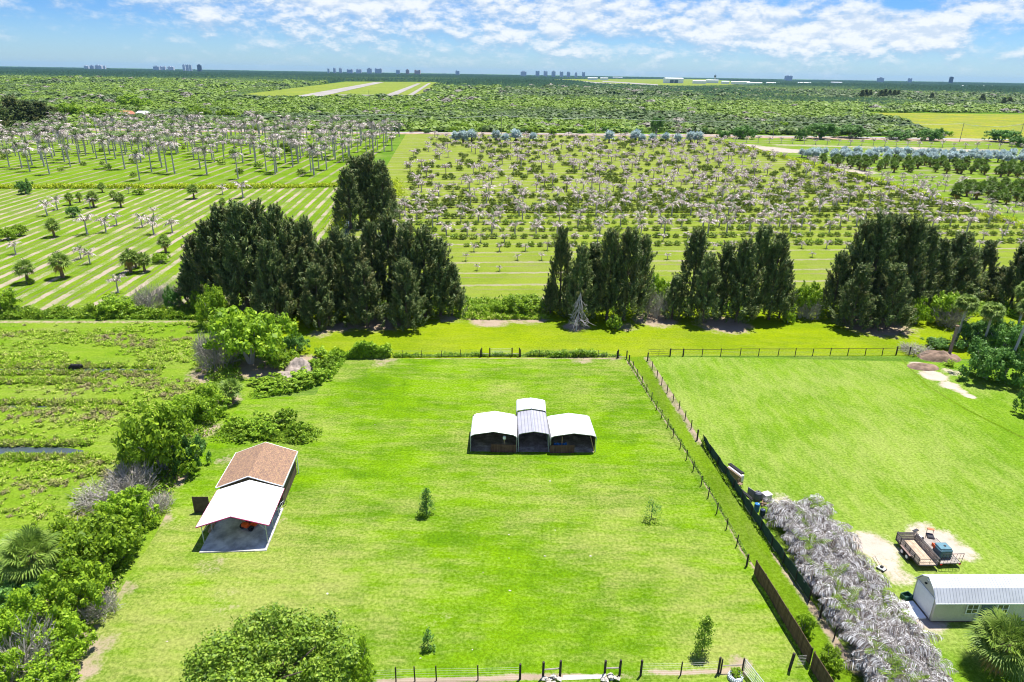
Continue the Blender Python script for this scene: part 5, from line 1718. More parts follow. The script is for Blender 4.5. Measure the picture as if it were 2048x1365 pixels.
# ------------------------------------------------------------------ cream shed
def shed():
    x, y = 37.67, 49.2
    rz = math.atan2(.22, 8.5)
    t = thing('shed', 'long cream sided shed with a gambrel metal roof', 'shed', (x, y, 0), rz)
    Wd, L, he, hb, hp = 3.0, 11.5, 2.25, 3.25, 3.75
    h = Wd / 2
    bx = h * .58
    wall = [(-h, .15), (h, .15), (h, he), (bx, hb - .05), (0, hp - .05), (-bx, hb - .05), (-h, he)]
    MB().prism(wall, (0, 0, 0), (L, 0, 0), (0, 1)).obj('wall', M_cream, t)
    MB().box((L / 2, 0, .08), (L - .2, Wd - .1, .14)).obj('skid', M_trunkd, t)
    r_ = MB()
    th = .05
    o = .16
    for sg in (-1, 1):
        for a, b in (((0, hp), (bx + .03, hb)), ((bx + .03, hb), (h + o, he - .06))):
            p = [(sg * a[0], a[1]), (sg * b[0], b[1]), (sg * b[0], b[1] + th), (sg * a[0], a[1] + th)]
            r_.prism(p if sg > 0 else p[::-1], (-.1, 0, 0), (L + .1, 0, 0), (0, 1))
    r_.obj('roof', ribbed('shed_roof', (.52, .54, .58), 0, .28, depth=.03), t)
    tr = MB()
    for sg in (-1, 1):
        tr.tube([(-.12, 0, hp), (-.12, sg * bx, hb), (-.12, sg * (h + o), he - .06)], .04, 4)
        tr.box((L / 2, sg * (h + o + .015), he - .05), (L + .2, .03, .1))
    tr.obj('roof_trim', M_trim, t)
    MB().box((-.03, .0, 1.25), (.05, 2.3, 2.05)).obj('garage_door', plain('white_door', (.72, .74, .76), .5, var=.04), t)
    fr = MB()
    fr.box((-.045, -1.2, 1.28), (.04, .1, 2.15)).box((-.045, 1.2, 1.28), (.04, .1, 2.15)).box((-.045, 0, 2.36), (.04, 2.5, .1))
    fr.obj('door_frame', M_trim, t)
    MB().box((-.14, .15, 2.95), (.16, .22, .14), ch=.03).tube([(-.04, .15, 2.95), (-.1, .15, 2.95)], .04, 6).obj('lamp', M_black, t)
    MB().box((-.1, .0, 3.45), (.08, .25, .12)).obj('vent', M_trim, t)
    y0 = -h - .03
    for x0 in (3.35, 6.05, 9.2):
        w = MB().box((x0, y0 - .01, 1.55), (.95, .05, .95)).obj('window', M_glass, t)
        f = MB()
        for dx in (-.5, 0, .5):
            f.box((x0 + dx, y0 - .03, 1.55), (.08 if dx else .05, .06, 1.05))
        for dz in (-.5, 0, .5):
            f.box((x0, y0 - .028, 1.55 + dz), (1.08, .05, .08 if dz else .05))
        f.obj('window_frame', M_trim, w)
    d = MB().box((4.75, y0 - .01, 1.2), (.95, .05, 1.98)).obj('door', M_door, t)
    f = MB().box((4.22, y0 - .02, 1.22), (.09, .06, 2.1)).box((5.28, y0 - .02, 1.22), (.09, .06, 2.1)).box((4.75, y0 - .02, 2.25), (1.15, .06, .09))
    for q in (-.22, .22):
        f.box((4.75 + q, y0 - .045, 1.5), (.3, .03, .8))
    f.obj('door_frame', M_door, d)
    MB().tube([(5.1, y0 - .05, 1.2), (5.1, y0 - .12, 1.2)], .035, 6).obj('handle', M_steel, d)
    MB().tube([(3.75, y0 - .04, .3), (3.75, y0 - .04, .95)], .035, 5).obj('pipe', M_steel, t)
shed()
x, y = 36.75, 49.1
t = thing('ramp', 'white loading ramp at the end door of the cream shed', 'ramp', (x, y, 0), .03)
M_ = MB()
M_.add([(-.75, -1.05, .02), (.72, -1.05, .2), (.72, 1.05, .2), (-.75, 1.05, .02), (-.75, -1.05, .0), (.72, -1.05, .0), (.72, 1.05, .0), (-.75, 1.05, .0)], [(0, 1, 2, 3), (4, 7, 6, 5), (0, 4, 5, 1), (1, 5, 6, 2), (2, 6, 7, 3), (3, 7, 4, 0)])
M_.obj('deck', M_trim, t)
x, y = g(1812, 1197)
t = thing('crate', 'dark green open plastic crate beside the shed ramp', 'crate', (x, y, 0), .3)
c_ = MB()
for dx, dy, sx, sy in ((0, -.3, .85, .05), (0, .3, .85, .05), (-.42, 0, .05, .6), (.42, 0, .05, .6)):
    c_.box((dx, dy, .24), (sx, sy, .46))
c_.box((0, 0, .03), (.8, .55, .05)).obj('box', M_green, t)
x, y = g(1762, 1140)
t = thing('push_mower', 'small white and black push mower on the grass by the dead palms', 'mower', (x, y, 0), .6)
MB().box((0, 0, .2), (.5, .7, .18), ch=.05).obj('deck', M_trim, t)
MB().box((0, 0, .36), (.28, .3, .2), ch=.04).obj('engine', M_black, t)
for a, b in ((-.27, -.28), (.27, -.28), (-.27, .28), (.27, .28)):
    MB().wheel((a, b, .12), .12, .07, (1, 0), 10).obj('wheel', M_black, t)
MB().tube([(-.2, .3, .3), (-.2, .95, .95), (.2, .95, .95), (.2, .3, .3)], .02, 5).obj('handle', M_black, t)

# ------------------------------------------------------------------ trailers
def utility_trailer():
    a, b = np.array((40.43, 54.75)), np.array((42.3, 54.9))
    W = 1.95
    rz = -0.03 + 0.06
    t = thing('utility_trailer', 'long dark framed trailer with grey board sides and plank floor', 'trailer', ((a[0] + b[0]) / 2, a[1], 0), rz)
    Lg = 4.1
    z0, z1 = .55, 1.3
    MB().box((0, Lg / 2, z0 - .04), (W, Lg, .08)).obj('floor', planks('trailer_floor', ((.38, .30, .22), (.48, .38, .28)), 0, .2), t)
    fr = MB()
    for sx in (-1, 1):
        fr.box((sx * (W / 2 + .03), Lg / 2, z0 - .05), (.06, Lg, .14))
        fr.box((sx * (W / 2 + .03), Lg / 2, z1), (.06, Lg, .05))
        for k in range(6):
            fr.box((sx * (W / 2 + .03), .04 + (Lg - .08) * k / 5, (z0 + z1) / 2), (.055, .055, z1 - z0))
    fr.box((0, Lg + .03, z1), (W + .1, .06, .05)).box((0, .0, z0 - .05), (W + .1, .06, .14))
    fr.obj('frame', M_blackmetal, t)
    for sx in (-1, 1):
        bd = MB()
        for k in range(4):
            bd.box((sx * (W / 2 - .02), Lg / 2, z0 + .1 + k * .19), (.03, Lg - .1, .14))
        bd.obj('side_board', M_greywood, t)
    bd = MB()
    for k in range(4):
        bd.box((0, Lg - .02, z0 + .1 + k * .19), (W - .1, .03, .14))
    bd.obj('head_board', M_greywood, t)
    tg = MB().tube([(-W / 2, -.06, z0), (-W / 2, -.06, z1), (W / 2, -.06, z1), (W / 2, -.06, z0), (-W / 2, -.06, z0)], .03, 4)
    tg.tube([(-W / 2, -.06, (z0 + z1) / 2), (W / 2, -.06, (z0 + z1) / 2)], .015, 4).tube([(0, -.06, z0), (0, -.06, z1)], .02, 4)
    tg.obj('tailgate', M_blackmetal, t)
    for sx in (-1, 1):
        for yy in (1.5, 2.35):
            w = MB().wheel((sx * (W / 2 + .22), yy, .36), .36, .22, (1, 0)).obj('wheel', M_black, t)
            MB().lathe((0, 0, 0), [(.18, -.02), (.18, .02)], 10).obj('rim', M_trim, w)
            w.children[0].rotation_euler = (0, PI / 2, 0)
            w.children[0].location = (sx * (W / 2 + .34), yy, .36)
        MB().box((sx * (W / 2 + .22), 1.92, .78), (.3, 1.75, .05)).obj('fender', plain('dull_fender', (.22, .15, .13), .6), t)
    MB().tube([(-.6, Lg, .45), (0, Lg + 1.3, .45), (.6, Lg, .45)], .05, 4).obj('tongue', M_blackmetal, t)
utility_trailer()
def flat_trailer():
    t = thing('flatbed_trailer', 'low flatbed trailer with a black mesh ramp gate standing up', 'trailer', (43.72, 55.1, 0), .06)
    W, Lg = 2.2, 3.9
    MB().box((0, Lg / 2, .48), (W, Lg, .08)).obj('bed', M_greywood, t)
    gt_ = MB().tube([(-W / 2, 0, .5), (-W / 2 + .05, -.12, 1.75), (W / 2 - .05, -.12, 1.75), (W / 2, 0, .5), (-W / 2, 0, .5)], .035, 4)
    for k in range(1, 6):
        xx = -W / 2 + W * k / 6
        gt_.tube([(xx, 0, .5), (xx, -.12, 1.75)], .02, 4)
    gt_.tube([(-W / 2, -.06, 1.1), (W / 2, -.06, 1.1)], .015, 4)
    gt_.obj('ramp_gate', M_blackmetal, t)
    fr = MB()
    for sx in (-1, 1):
        fr.box((sx * (W / 2 + .02), Lg / 2, .46), (.05, Lg, .14))
    fr.obj('frame', M_blackmetal, t)
    for sx in (-1, 1):
        MB().wheel((sx * (W / 2 + .16), 1.9, .34), .34, .2, (1, 0)).obj('wheel', M_black, t)
    MB().box((-.95, -.06, .42), (.2, .05, .1)).obj('tail_lamp', plain('red_lens', (.5, .02, .02), .3), t)
    MB().box((.95, -.06, .42), (.2, .05, .1)).obj('tail_lamp', bpy.data.materials['red_lens'], t)
    q = thing('utility_cart', 'boxy teal green cart with orange edging on the flatbed trailer', 'cart', (43.55, 56.35, .52), .06)
    MB().box((0, 0, .55), (1.35, 1.25, .95), ch=.12).obj('body', M_teal, q)
    MB().box((0, .05, 1.07), (1.15, 1.05, .08), ch=.03).obj('lid', plain('teal_lid', (.10, .20, .24), .4), q)
    MB().lathe((.1, 0, 1.1), [(.12, 0), (.12, .06)], 10).obj('cap', M_black, q)
    MB().box((0, .66, .9), (1.2, .06, .08)).box((-.69, .5, .8), (.05, .5, .35)).obj('edging', M_orange, q)
    for sx in (-1, 1):
        for yy in (-.4, .4):
            MB().wheel((sx * .62, yy, .17), .17, .14, (1, 0), 10).obj('wheel', M_black, q)
    q = thing('stand_mower', 'black stand-on mower with red trim behind the teal cart', 'mower', (42.95, 58.5, .0), .5)
    MB().box((0, 0, .3), (1.3, .9, .16), ch=.05).obj('deck', M_blackmetal, q)
    MB().box((0, .5, .6), (.7, .7, .4), ch=.06).obj('engine_cover', M_blackmetal, q)
    MB().box((0, .45, .84), (.4, .4, .08), ch=.03).obj('air_filter', M_trim, q)
    for sx in (-1, 1):
        MB().wheel((sx * .55, .6, .28), .28, .22, (1, 0)).obj('rear_wheel', M_black, q)
        MB().wheel((sx * .45, -.6, .14), .14, .12, (1, 0), 10).obj('front_wheel', M_black, q)
    MB().tube([(-.3, .9, .5), (-.3, 1.0, 1.15), (.3, 1.0, 1.15), (.3, .9, .5)], .03, 5).obj('handle', M_blackmetal, q)
    MB().box((0, 1.0, 1.2), (.7, .3, .08)).obj('console', M_blackmetal, q)
    q = thing('barrow', 'black wheelbarrow like machine with orange canopy behind the flatbed', 'barrow', (44.1, 59.3, .0), -.3)
    MB().box((0, 0, .55), (.7, .9, .3), ch=.08).obj('tray', M_blackmetal, q)
    MB().wheel((0, -.6, .2), .2, .1, (1, 0), 10).obj('wheel', M_black, q)
    MB().tube([(-.3, .3, 0), (-.3, .4, 1.2), (.3, .4, 1.2), (.3, .3, 0)], .03, 5).obj('frame', M_blackmetal, q)
    MB().box((0, .35, 1.22), (.62, .3, .05)).obj('canopy', plain('orange_cloth', (.65, .16, .08), .8), q)
flat_trailer()

# ------------------------------------------------------------------ fences
def along(P, step):
    P = np.array(P)
    d = np.concatenate([[0], np.cumsum(np.linalg.norm(np.diff(P, axis=0), axis=1))])
    n = max(1, round(d[-1] / step))
    s = np.linspace(0, d[-1], n + 1)
    return np.column_stack([np.interp(s, d, P[:, 0]), np.interp(s, d, P[:, 1])])

def fence(label, pts, h, r=.06, rails=(), wires=(), railmat=None, pm=None, cross=0.0, thick=(), lean=.03, name='wire_fence', cat='fence', tall=None):
    o = np.array(pts[0])
    t = thing(name, label, cat, (o[0], o[1], 0))
    P = np.array(pts) - o
    rr_ = random.Random(len(pts))
    me = MB().tube([(0, 0, -.05), (rr_.uniform(-lean, lean), rr_.uniform(-lean, lean), h)], r, 7).mesh('post', pm or M_post)
    me2 = MB().tube([(0, 0, -.05), (0, 0, h * 1.08)], r * 1.7, 8).mesh('post', pm or M_post)
    for i, (x, y) in enumerate(P):
        p = link('post', me2 if i in thick or i in (0, len(P) - 1) else me, t)
        p.location = (x, y, 0)
        p.rotation_euler = (0, 0, rr_.uniform(0, 6))
        if tall:
            p.scale = (1, 1, rr_.uniform(.93, 1.06))
    for z in rails:
        for i in range(len(P) - 1):
            MB().tube([(P[i][0], P[i][1], z), (P[i + 1][0], P[i + 1][1], z)], .04, 5).obj('rail', railmat or M_post, t)
    if wires or cross:
        mb = MB()
        for z in wires:
            mb.tube([(x, y, z) for x, y in P], .006, 3, cap=False)
        if cross:
            Q = along(P, cross)
            for x, y in Q:
                mb.tube([(x, y, .04), (x, y, max(wires))], .004, 3, cap=False)
        mb.obj('wire_mesh', M_wire, t)
    return t
W5 = (.08, .3, .55, .8, 1.05, 1.25)
# long fence on the right of the lawn: its posts as the photo has them
pp = [(1258, 727), (1266, 740), (1274, 754), (1284, 769), (1293, 785), (1303, 802), (1313, 820), (1323, 837), (1335, 856), (1346, 876), (1360, 898), (1373, 920), (1386, 943), (1402, 972), (1416, 996), (1433, 1028), (1453, 1059), (1473, 1093), (1493, 1133)]
fence('long wire fence of dark posts along the right side of the lawn', [g(*p) for p in pp], 1.4, .06, wires=W5, cross=.35, tall=1, thick=(0, 18))
pp = [(1295, 722), (1304, 740), (1314, 756), (1323, 771), (1334, 787), (1346, 804), (1358, 820), (1370, 840), (1382, 859), (1394, 881)]
fence('wire fence of dark posts along the next lawn above the green screen', [g(*p) for p in pp], 1.45, .065, wires=W5, cross=.4, tall=1, thick=(0,))
pp = [(700, 716), (744, 716), (805, 715), (843, 715), (883, 715), (921, 714), (961, 714)]
fence('wire fence with thin posts at the back of the lawn, left of the metal gate', [g(*p) for p in pp], 1.3, .05, wires=W5, cross=.6, tall=1, thick=(6,))
pp = [(1041, 714), (1078, 714), (1118, 714), (1157, 715), (1196, 715), (1234, 717)]
fence('wire fence with thin posts at the back of the lawn, right of the metal gate', [g(*p) for p in pp], 1.3, .05, wires=W5, cross=.6, tall=1, thick=(0, 5))
def gate(label, pa, pb, h, bars, mat, name='metal_gate', verts=2, r=.028, z0=.15):
    a, b = np.array(g(*pa)), np.array(g(*pb))
    t = thing(name, label, 'gate', (a[0], a[1], 0))
    d = b - a
    m = MB().tube([(0, 0, z0), (0, 0, h), (d[0], d[1], h), (d[0], d[1], z0), (0, 0, z0)], r, 6)
    m.obj('frame', mat, t)
    m = MB()
    for k in range(1, bars):
        z = z0 + (h - z0) * k / bars
        m.tube([(0, 0, z), (d[0], d[1], z)], r * .75, 5)
    for k in range(1, verts):
        f = k / verts
        m.tube([(d[0] * f, d[1] * f, z0), (d[0] * f, d[1] * f, h)], r * .75, 5)
    m.obj('bar', mat, t)
    return t
gate('bright tubular metal gate in the back fence of the lawn', (981, 713), (1022, 713), 1.35, 5, M_gate)
def brace(label, pa, pb, h, zr, name='brace_post', r=.1):
    a, b = np.array(g(*pa)), np.array(g(*pb))
    t = thing(name, label, 'fence brace', (a[0], a[1], 0))
    d = b - a
    for q in ((0, 0), d):
        MB().tube([(q[0], q[1], -.05), (q[0], q[1], h)], r, 8).obj('post', M_post, t)
    MB().tube([(0, 0, zr), (d[0], d[1], zr)], r * .6, 6).obj('rail', M_greywood, t)
brace('dark H shaped brace left of the back metal gate', (963.5, 714), (979.5, 714), 1.65, .55)
brace('dark H shaped brace right of the back metal gate', (1024, 714), (1038.5, 714), 1.65, .55)
brace('dark corner brace at the far right corner of the lawn', (1236, 717), (1253, 719), 1.6, .35)
brace('dark brace with a pale rail beside the left stone pile', (1086, 1356), (1120, 1353), 1.65, .85)
brace('dark brace with a pale rail beside the right stone pile', (1209, 1352), (1239, 1351), 1.6, .8)
brace('slim dark brace in front of the tyre planter', (1441, 1346), (1484, 1344), 1.45, .75, r=.07)
# black rail fence at the back of the next lawn
pp = [(1340, 713), (1366, 713), (1404, 713), (1441, 713), (1480, 712), (1517, 712), (1556, 712), (1590, 712), (1625, 712), (1660, 711), (1695, 711), (1730, 711), (1764, 711), (1792, 710), (1818, 710)]
fence('black rail fence across the back of the next lawn', [g(*p) for p in pp], 1.4, .07, rails=(1.28,), wires=(.1, .35, .6, .85), cross=.8, tall=1, thick=(0, 1, 13), name='rail_fence')
gate('dark tubular gate at the left end of the black rail fence', (1296, 714), (1338, 713), 1.35, 3, M_blackmetal)
# fence at the bottom of the picture
pp = [(735, 1366), (792, 1364), (830, 1363), (873, 1362), (956, 1361), (1040, 1359)]
fence('wire fence with thin dark posts at the lawn bottom, left of both stone piles', [g(*p) for p in pp], 1.5, .055, wires=W5, tall=1)
pp = [(1281, 1352), (1361, 1351), (1436, 1347)]
fence('short wire fence with thin dark posts right of the stone piles', [g(*p) for p in pp], 1.5, .055, wires=W5, tall=1)
gate('pale tubular gate swung open beside the tyre planter', (1487, 1345), (1530, 1400), 1.35, 5, M_gate, r=.035)
x, y = g(1578, 1342)
t = thing('fence_post', 'single thick leaning post between the open gate and the board fence', 'post', (x, y, 0), 0)
MB().tube([(0, 0, -.1), (.16, .05, 1.8)], .12, 8).obj('post', M_post, t)
# green screen
def screen_fence():
    P = [g(*p) for p in [(1405, 890), (1440, 940), (1478, 998), (1520, 1062), (1565, 1128), (1618, 1205)]]
    o = np.array(P[0])
    t = thing('screen_fence', 'wire fence hung with dark green screen cloth beside the dead palms', 'fence', (o[0], o[1], 0))
    Q = along(P, 2.6) - o
    me = MB().tube([(0, 0, -.05), (0, 0, 1.5)], .05, 7).mesh('post', M_post)
    for q in Q:
        p = link('post', me, t)
        p.location = (q[0] - .05, q[1], 0)
    F_ = along(P, .5) - o
    vs, fs = [], []
    for i, q in enumerate(F_):
        wv = .05 * math.sin(i * 1.3) + .03 * math.sin(i * 3.1)
        k = len(vs)
        top = 1.36 + .05 * math.sin(i * .9)
        for dx, z in ((0, .18), (wv * .6, .7), (wv, top), (wv + .02, top), (wv * .6 + .02, .7), (.02, .18)):
            vs.append((q[0] + dx + .03, q[1], z))
        if i:
            for j in range(6):
                fs.append((k - 6 + j, k - 6 + (j + 1) % 6, k + (j + 1) % 6, k + j))
    MB().add(vs, fs).obj('cloth', M_screen, t)
    MB().tube([(q[0] + .02, q[1], .12) for q in F_], .035, 5).obj('base_rail', M_greywood, t)
screen_fence()
pp = [(1640, 1235), (1668, 1278), (1700, 1330), (1745, 1400)]
fence('dark posts of the bare fence shaded by the dead palm hedge', [g(*p) for p in pp], 1.5, .06, wires=W5, tall=1)
def board_fence(label, P, h):
    P = [np.array(g(*p)) for p in P]
    t = thing('board_fence', label, 'fence', (P[0][0], P[0][1], 0))
    for i in range(len(P) - 1):
        a, b = P[i] - P[0], P[i + 1] - P[0]
        d = b - a
        L = np.linalg.norm(d)
        o = MB().box((L / 2, 0, h / 2 + .04), (L - .01, .045, h)).obj('panel', M_wood, t)
        o.location = (a[0], a[1], 0)
        o.rotation_euler = (0, 0, math.atan2(d[1], d[0]))
        MB().tube([(b[0] + .08, b[1], 0), (b[0] + .08, b[1], h)], .06, 6).obj('post', M_post, t)
    MB().tube([(.08, 0, 0), (.08, 0, h)], .06, 6).obj('post', M_post, t)
board_fence('tall brown board fence running down towards the viewer', [(1507, 1152), (1525, 1180), (1546, 1214), (1568, 1251), (1592, 1290), (1616, 1331)], 1.85)
board_fence('nearer length of brown board fence beyond the wire gap', [(1620, 1338), (1665, 1410), (1720, 1500)], 1.85)
x, y = g(1602, 1333)
t = thing('mesh_hurdle', 'square mesh wire panel beside the end of the board fence', 'wire panel', (x, y, 0), .1)
mb = MB()
for k in range(8):
    mb.tube([(-.35 + .1 * k, 0, 0), (-.35 + .1 * k, .1, 1.1)], .008, 3)
    mb.tube([(-.35, .012 * k, .15 * k), (.35, .012 * k, .15 * k)], .008, 3)
mb.obj('mesh', M_wire, t)

# ------------------------------------------------------------------ bits on the ground
def rocks(px, py, label, seed, n=11, w=.55):
    x, y = g(px, py)
    r_ = np.random.default_rng(seed)
    for i in range(n):
        a, q = r_.uniform(0, 6.28), w * math.sqrt(r_.random())
        s = r_.uniform(.14, .26)
        v = norm(r_.normal(size=(14, 3)))
        bm_ = bpy.data.meshes.new('stone')
        import bmesh
        b = bmesh.new()
        for p in v:
            b.verts.new(p * s * r_.uniform(.8, 1.1) * np.array([1.2, 1, .75]))
        bmesh.ops.convex_hull(b, input=b.verts)
        b.to_mesh(bm_)
        b.free()
        bm_.materials.append(M_rock)
        o = link('stone', bm_)
        o.location = (x + q * 1.3 * math.cos(a), y + q * .6 * math.sin(a) , s * .55 + (.18 if i > n * .6 else 0))
        tag(o, label, 'stone', label.replace('one of the ', ''))
rocks(1103, 1362, 'one of the pale stones heaped at the foot of the left brace', 5)
rocks(1222, 1360, 'one of the pale stones heaped at the foot of the right brace', 6)
rp = random.Random(12)
for i, (px, py) in enumerate([(1018, 1070), (1018, 1117), (966, 1146), (1090, 1113), (1020, 1182), (841, 1317), (1110, 1061), (1181, 1113), (334, 1284), (655, 1188), (1100, 963), (750, 850), (945, 1300), (520, 1235)]):
    import bmesh
    b = bmesh.new()
    s = rp.uniform(.06, .12)
    for _ in range(12):
        v = Vector((rp.gauss(0, 1), rp.gauss(0, 1), rp.gauss(0, 1))).normalized()
        b.verts.new(v * s)
    bmesh.ops.convex_hull(b, input=b.verts)
    me = bpy.data.meshes.new('pebble')
    b.to_mesh(me)
    b.free()
    me.materials.append(M_rock)
    o = link('lawn_stone', me)
    o.location = (*g(px, py), s * .2)
    o.scale = (1.3, 1, .5)
    tag(o, 'small pale stone lying loose in the lawn', 'stone', 'loose pale stones in the lawn')
me = sheet('path', [(1124, 1361), (1206, 1358)], [(1126, 1351), (1207, 1350)], .03, M_conc, 6, 3, label='short concrete strip between the two stone piles')
def planter():
    x, y = g(1470, 1358)
    t = thing('tyre_planter', 'whitewashed tractor tyre planter with a leafy plant', 'planter', (x, y, 0))
    mb = MB().lathe((0, 0, 0), [(.42, .02), (.5, .0), (.56, .12), (.56, .3), (.5, .42), (.36, .42), (.30, .36), (.30, .1)], 22)
    for k in range(22):
        a = 2 * PI * k / 22
        mb.box((.575 * math.cos(a), .575 * math.sin(a), .2), (.06, .07, .28), a)
    mb.obj('tyre', plain('whitewash', (.55, .58, .62), .8, var=.15), t)
    MB().lathe((0, 0, .3), [(.31, 0), (.31, .05), (.1, .07)], 14).obj('soil', M_dirt, t)
    c = link('plant', BUSH[1], t)
    c.scale = (.5, .5, .5)
    c.location = (.1, .1, .33)
planter()

def junk():
    def at(px, py):
        return g(px, py)
    x, y = at(1470, 956)
    t = thing('mattress', 'pale mattress and boards leaning on the green screen', 'mattress', (x, y, 0), .42)
    MB().box((0, 0, .55), (.5, 2.4, .9), ch=.06).obj('pad', M_mattress, t)
    MB().box((-.32, 0, .45), (.06, 2.6, .85)).obj('board', M_tan, t)
    t = thing('pipe', 'bundle of black pipe lying on the pale mattress', 'pipe', (x - .05, y + .25, .98), .42)
    for k in range(3):
        MB().tube([(k * .16, -1.2, .1), (k * .16, 1.2, .1)], .09, 8).obj('tube', M_black, t)
    x, y = at(1474, 974)
    t = thing('chair', 'broken brown chair with a pale cushion among the junk', 'chair', (x + .3, y, 0), .8)
    MB().box((0, 0, .42), (.55, .5, .1), ch=.03).obj('seat', M_trunkb, t)
    MB().box((0, .25, .75), (.55, .08, .6), ch=.03).obj('backrest', M_trunkb, t)
    for a in (-.22, .22):
        for b in (-.2, .2):
            MB().tube([(a, b, 0), (a, b, .4)], .03, 5).obj('leg', M_trunkb, t)
    x, y = at(1489, 996)
    t = thing('timber', 'long dark timber lying along the green screen', 'timber', (x, y, 0), .35)
    MB().box((0, 0, .5), (.12, 2.6, .14)).obj('beam', M_black, t)
    MB().box((.18, .1, .5), (.12, 2.3, .14)).obj('beam', M_black, t)
    MB().box((.1, -.9, .22), (.5, .12, .42)).box((.1, .9, .22), (.5, .12, .42)).obj('support', M_greywood, t)
    x, y = at(1514, 1000)
    t = thing('tank', 'dark grey rounded tank standing beyond the timber', 'tank', (x, y, 0), .5)
    MB().lathe((0, 0, 0), [(.3, .0), (.42, .08), (.45, .5), (.42, .95), (.25, 1.1), (.08, 1.14)], 18).obj('body', plain('grey_plastic', (.10, .11, .13), .45, var=.1), t)
    MB().lathe((0, 0, 1.14), [(.1, 0), (.1, .06)], 10).obj('lid', M_black, t)
    x, y = at(1502, 996)
    t = thing('sheet_metal', 'grey flat sheet propped beside the dark tank', 'sheet', (x, y, 0), .5)
    MB().box((0, 0, .55), (.06, 1.2, 1.1)).obj('panel', M_greywood, t)
    x, y = at(1532, 1000)
    t = thing('box', 'pale square box behind the dark tank', 'box', (x, y, 0), .4)
    MB().box((0, 0, .4), (.9, .8, .8), ch=.05).box((0, 0, .83), (.96, .86, .06)).obj('case', M_mattress, t)
    for px, py, mat, lab in ((1508, 1022, M_blue, 'bright blue plastic barrel by the green screen'), (1519, 1034, plain('navy_plastic', (.015, .03, .07), .4), 'dark navy barrel just in front of the blue barrel')):
        x, y = at(px, py)
        t = thing('barrel', lab, 'barrel', (x + .25, y, 0))
        MB().lathe((0, 0, 0), [(.27, 0), (.3, .05), (.3, .3), (.32, .34), (.3, .38), (.3, .6), (.32, .64), (.3, .68), (.29, .92), (.26, .95)], 16).obj('body', mat, t)
        MB().lathe((.1, 0, .95), [(.05, 0), (.05, .04)], 8).obj('bung', M_trim, t)
    x, y = at(1527, 1012)
    t = thing('firewood', 'small heap of cut brown wood by the barrels', 'wood heap', (x, y, 0))
    r_ = random.Random(4)
    for k in range(7):
        a = r_.uniform(0, 3)
        MB().tube([(-.4 * math.cos(a), -.4 * math.sin(a) + .2 * (k % 3), .08 + .1 * (k // 3)), (.4 * math.cos(a), .4 * math.sin(a) + .2 * (k % 3), .1 + .1 * (k // 3))], .07, 6).obj('log', M_trunkb, t)
junk()

def dead_tree(px, py, top, w, label, seed, lean=(0, 0), name='dead_tree', drop=.9):
    x, y = g(px, py)
    h = rise(x, y, px, top)
    r = w * mpp(y) / 2
    t = thing(name, label, 'dead tree', (x, y, 0))
    r_ = random.Random(seed)
    mb = MB()
    tip = Vector((lean[0] * r, lean[1] * r, h))
    mb.tube([(0, 0, 0), tip * .5 + Vector((.1, .1, 0)), tip], [.16, .10, .03], 6)
    mb.obj('trunk', M_dead, t)
    mb = MB()
    for i in range(30):
        s = tip * r_.uniform(.25, .98)
        a = r_.uniform(0, 6.28)
        l = r * r_.uniform(.45, 1.15) * (1.15 - s.z / max(h, .1) * .55)
        e = s + Vector((l * math.cos(a), l * math.sin(a) * .8, -r_.uniform(.3, drop) * s.z))
        e.z = max(e.z, .05)
        m = (s + e) / 2 + Vector((0, 0, .12 * l))
        mb.tube([s, m, e], [.055, .045, .015], 4)
        for k in range(6):
            q = m.lerp(e, r_.random())
            dv = Vector((r_.gauss(0, 1), r_.gauss(0, 1), r_.gauss(-.4, .6))).normalized() * l * .4
            f = q + dv
            f.z = max(f.z, .04)
            mb.tube([q, f], [.03, .01], 3)
    mb.obj('branch', M_dead, t)
dead_tree(1152, 662, 588, 60, 'bleached fallen pine top leaning in front of the second pine clump', 1, (.25, .5))
dead_tree(1330, 625, 580, 70, 'grey dead branches leaning out between the second and third pine clumps', 2, (-.8, -.5))
dead_tree(1338, 600, 560, 40, 'smaller bare limb above the leaning grey branches', 3, (-.6, 0))
def snag(px, py, top, label, r=.27):
    x, y = g(px, py)
    h = rise(x, y, px + 3, top)
    t = thing('palm_snag', label, 'dead trunk', (x, y, 0))
    MB().tube([(0, 0, -.1), (.05, 0, h * .5), (.12, 0, h)], [r * 1.1, r, r * .95], 10).obj('trunk', plain('snag_bark', (.26, .2, .17), .9, var=.3, scale=4), t)
    MB().lathe((.12, 0, h - .1), [(r * 1.2, 0), (r * 1.25, .15), (r * .7, .22)], 10).obj('broken_top', M_trunkb, t)
snag(1898, 711, 652, 'tall headless palm trunk standing beside the dug soil')
snag(1987, 695, 660, 'shorter dark headless trunk inside the thicket', .24)
x, y = g(1900, 733)
t = thing('agave', 'small bright spiky plant at the foot of the headless trunk', 'plant', (x, y, 0))
rng_ = np.random.default_rng(4)
link('blades', quad_mesh('blades', np.array(sum([feather(rng_, i * .7, rng_.uniform(.4, 1.3), 1.5, 5, .14, .4, .1, 1.0, (0, 0, .05)) for i in range(14)], [])), L_bush), t)
def mound(px, py, w, d, h, label, seed, mat, name='soil_mound'):
    x, y = g(px, py)
    t = thing(name, label, 'mound', (x, y, 0))
    n = 26
    vs, fs = [], []
    for i in range(n):
        for j in range(n):
            u, v = i / (n - 1) * 2 - 1, j / (n - 1) * 2 - 1
            q = max(0, 1 - (u * u + v * v))
            k = float(fbm(np.array([u * 2 + seed]), np.array([v * 2.0]), seed)[0])
            vs.append((u * w, v * d, q ** .7 * h * (.45 + k) - .03))
    for i in range(n - 1):
        for j in range(n - 1):
            fs.append((i * n + j, i * n + n + j, i * n + n + j + 1, i * n + j + 1))
    MB().add(vs, fs).obj('heap', mat, t)
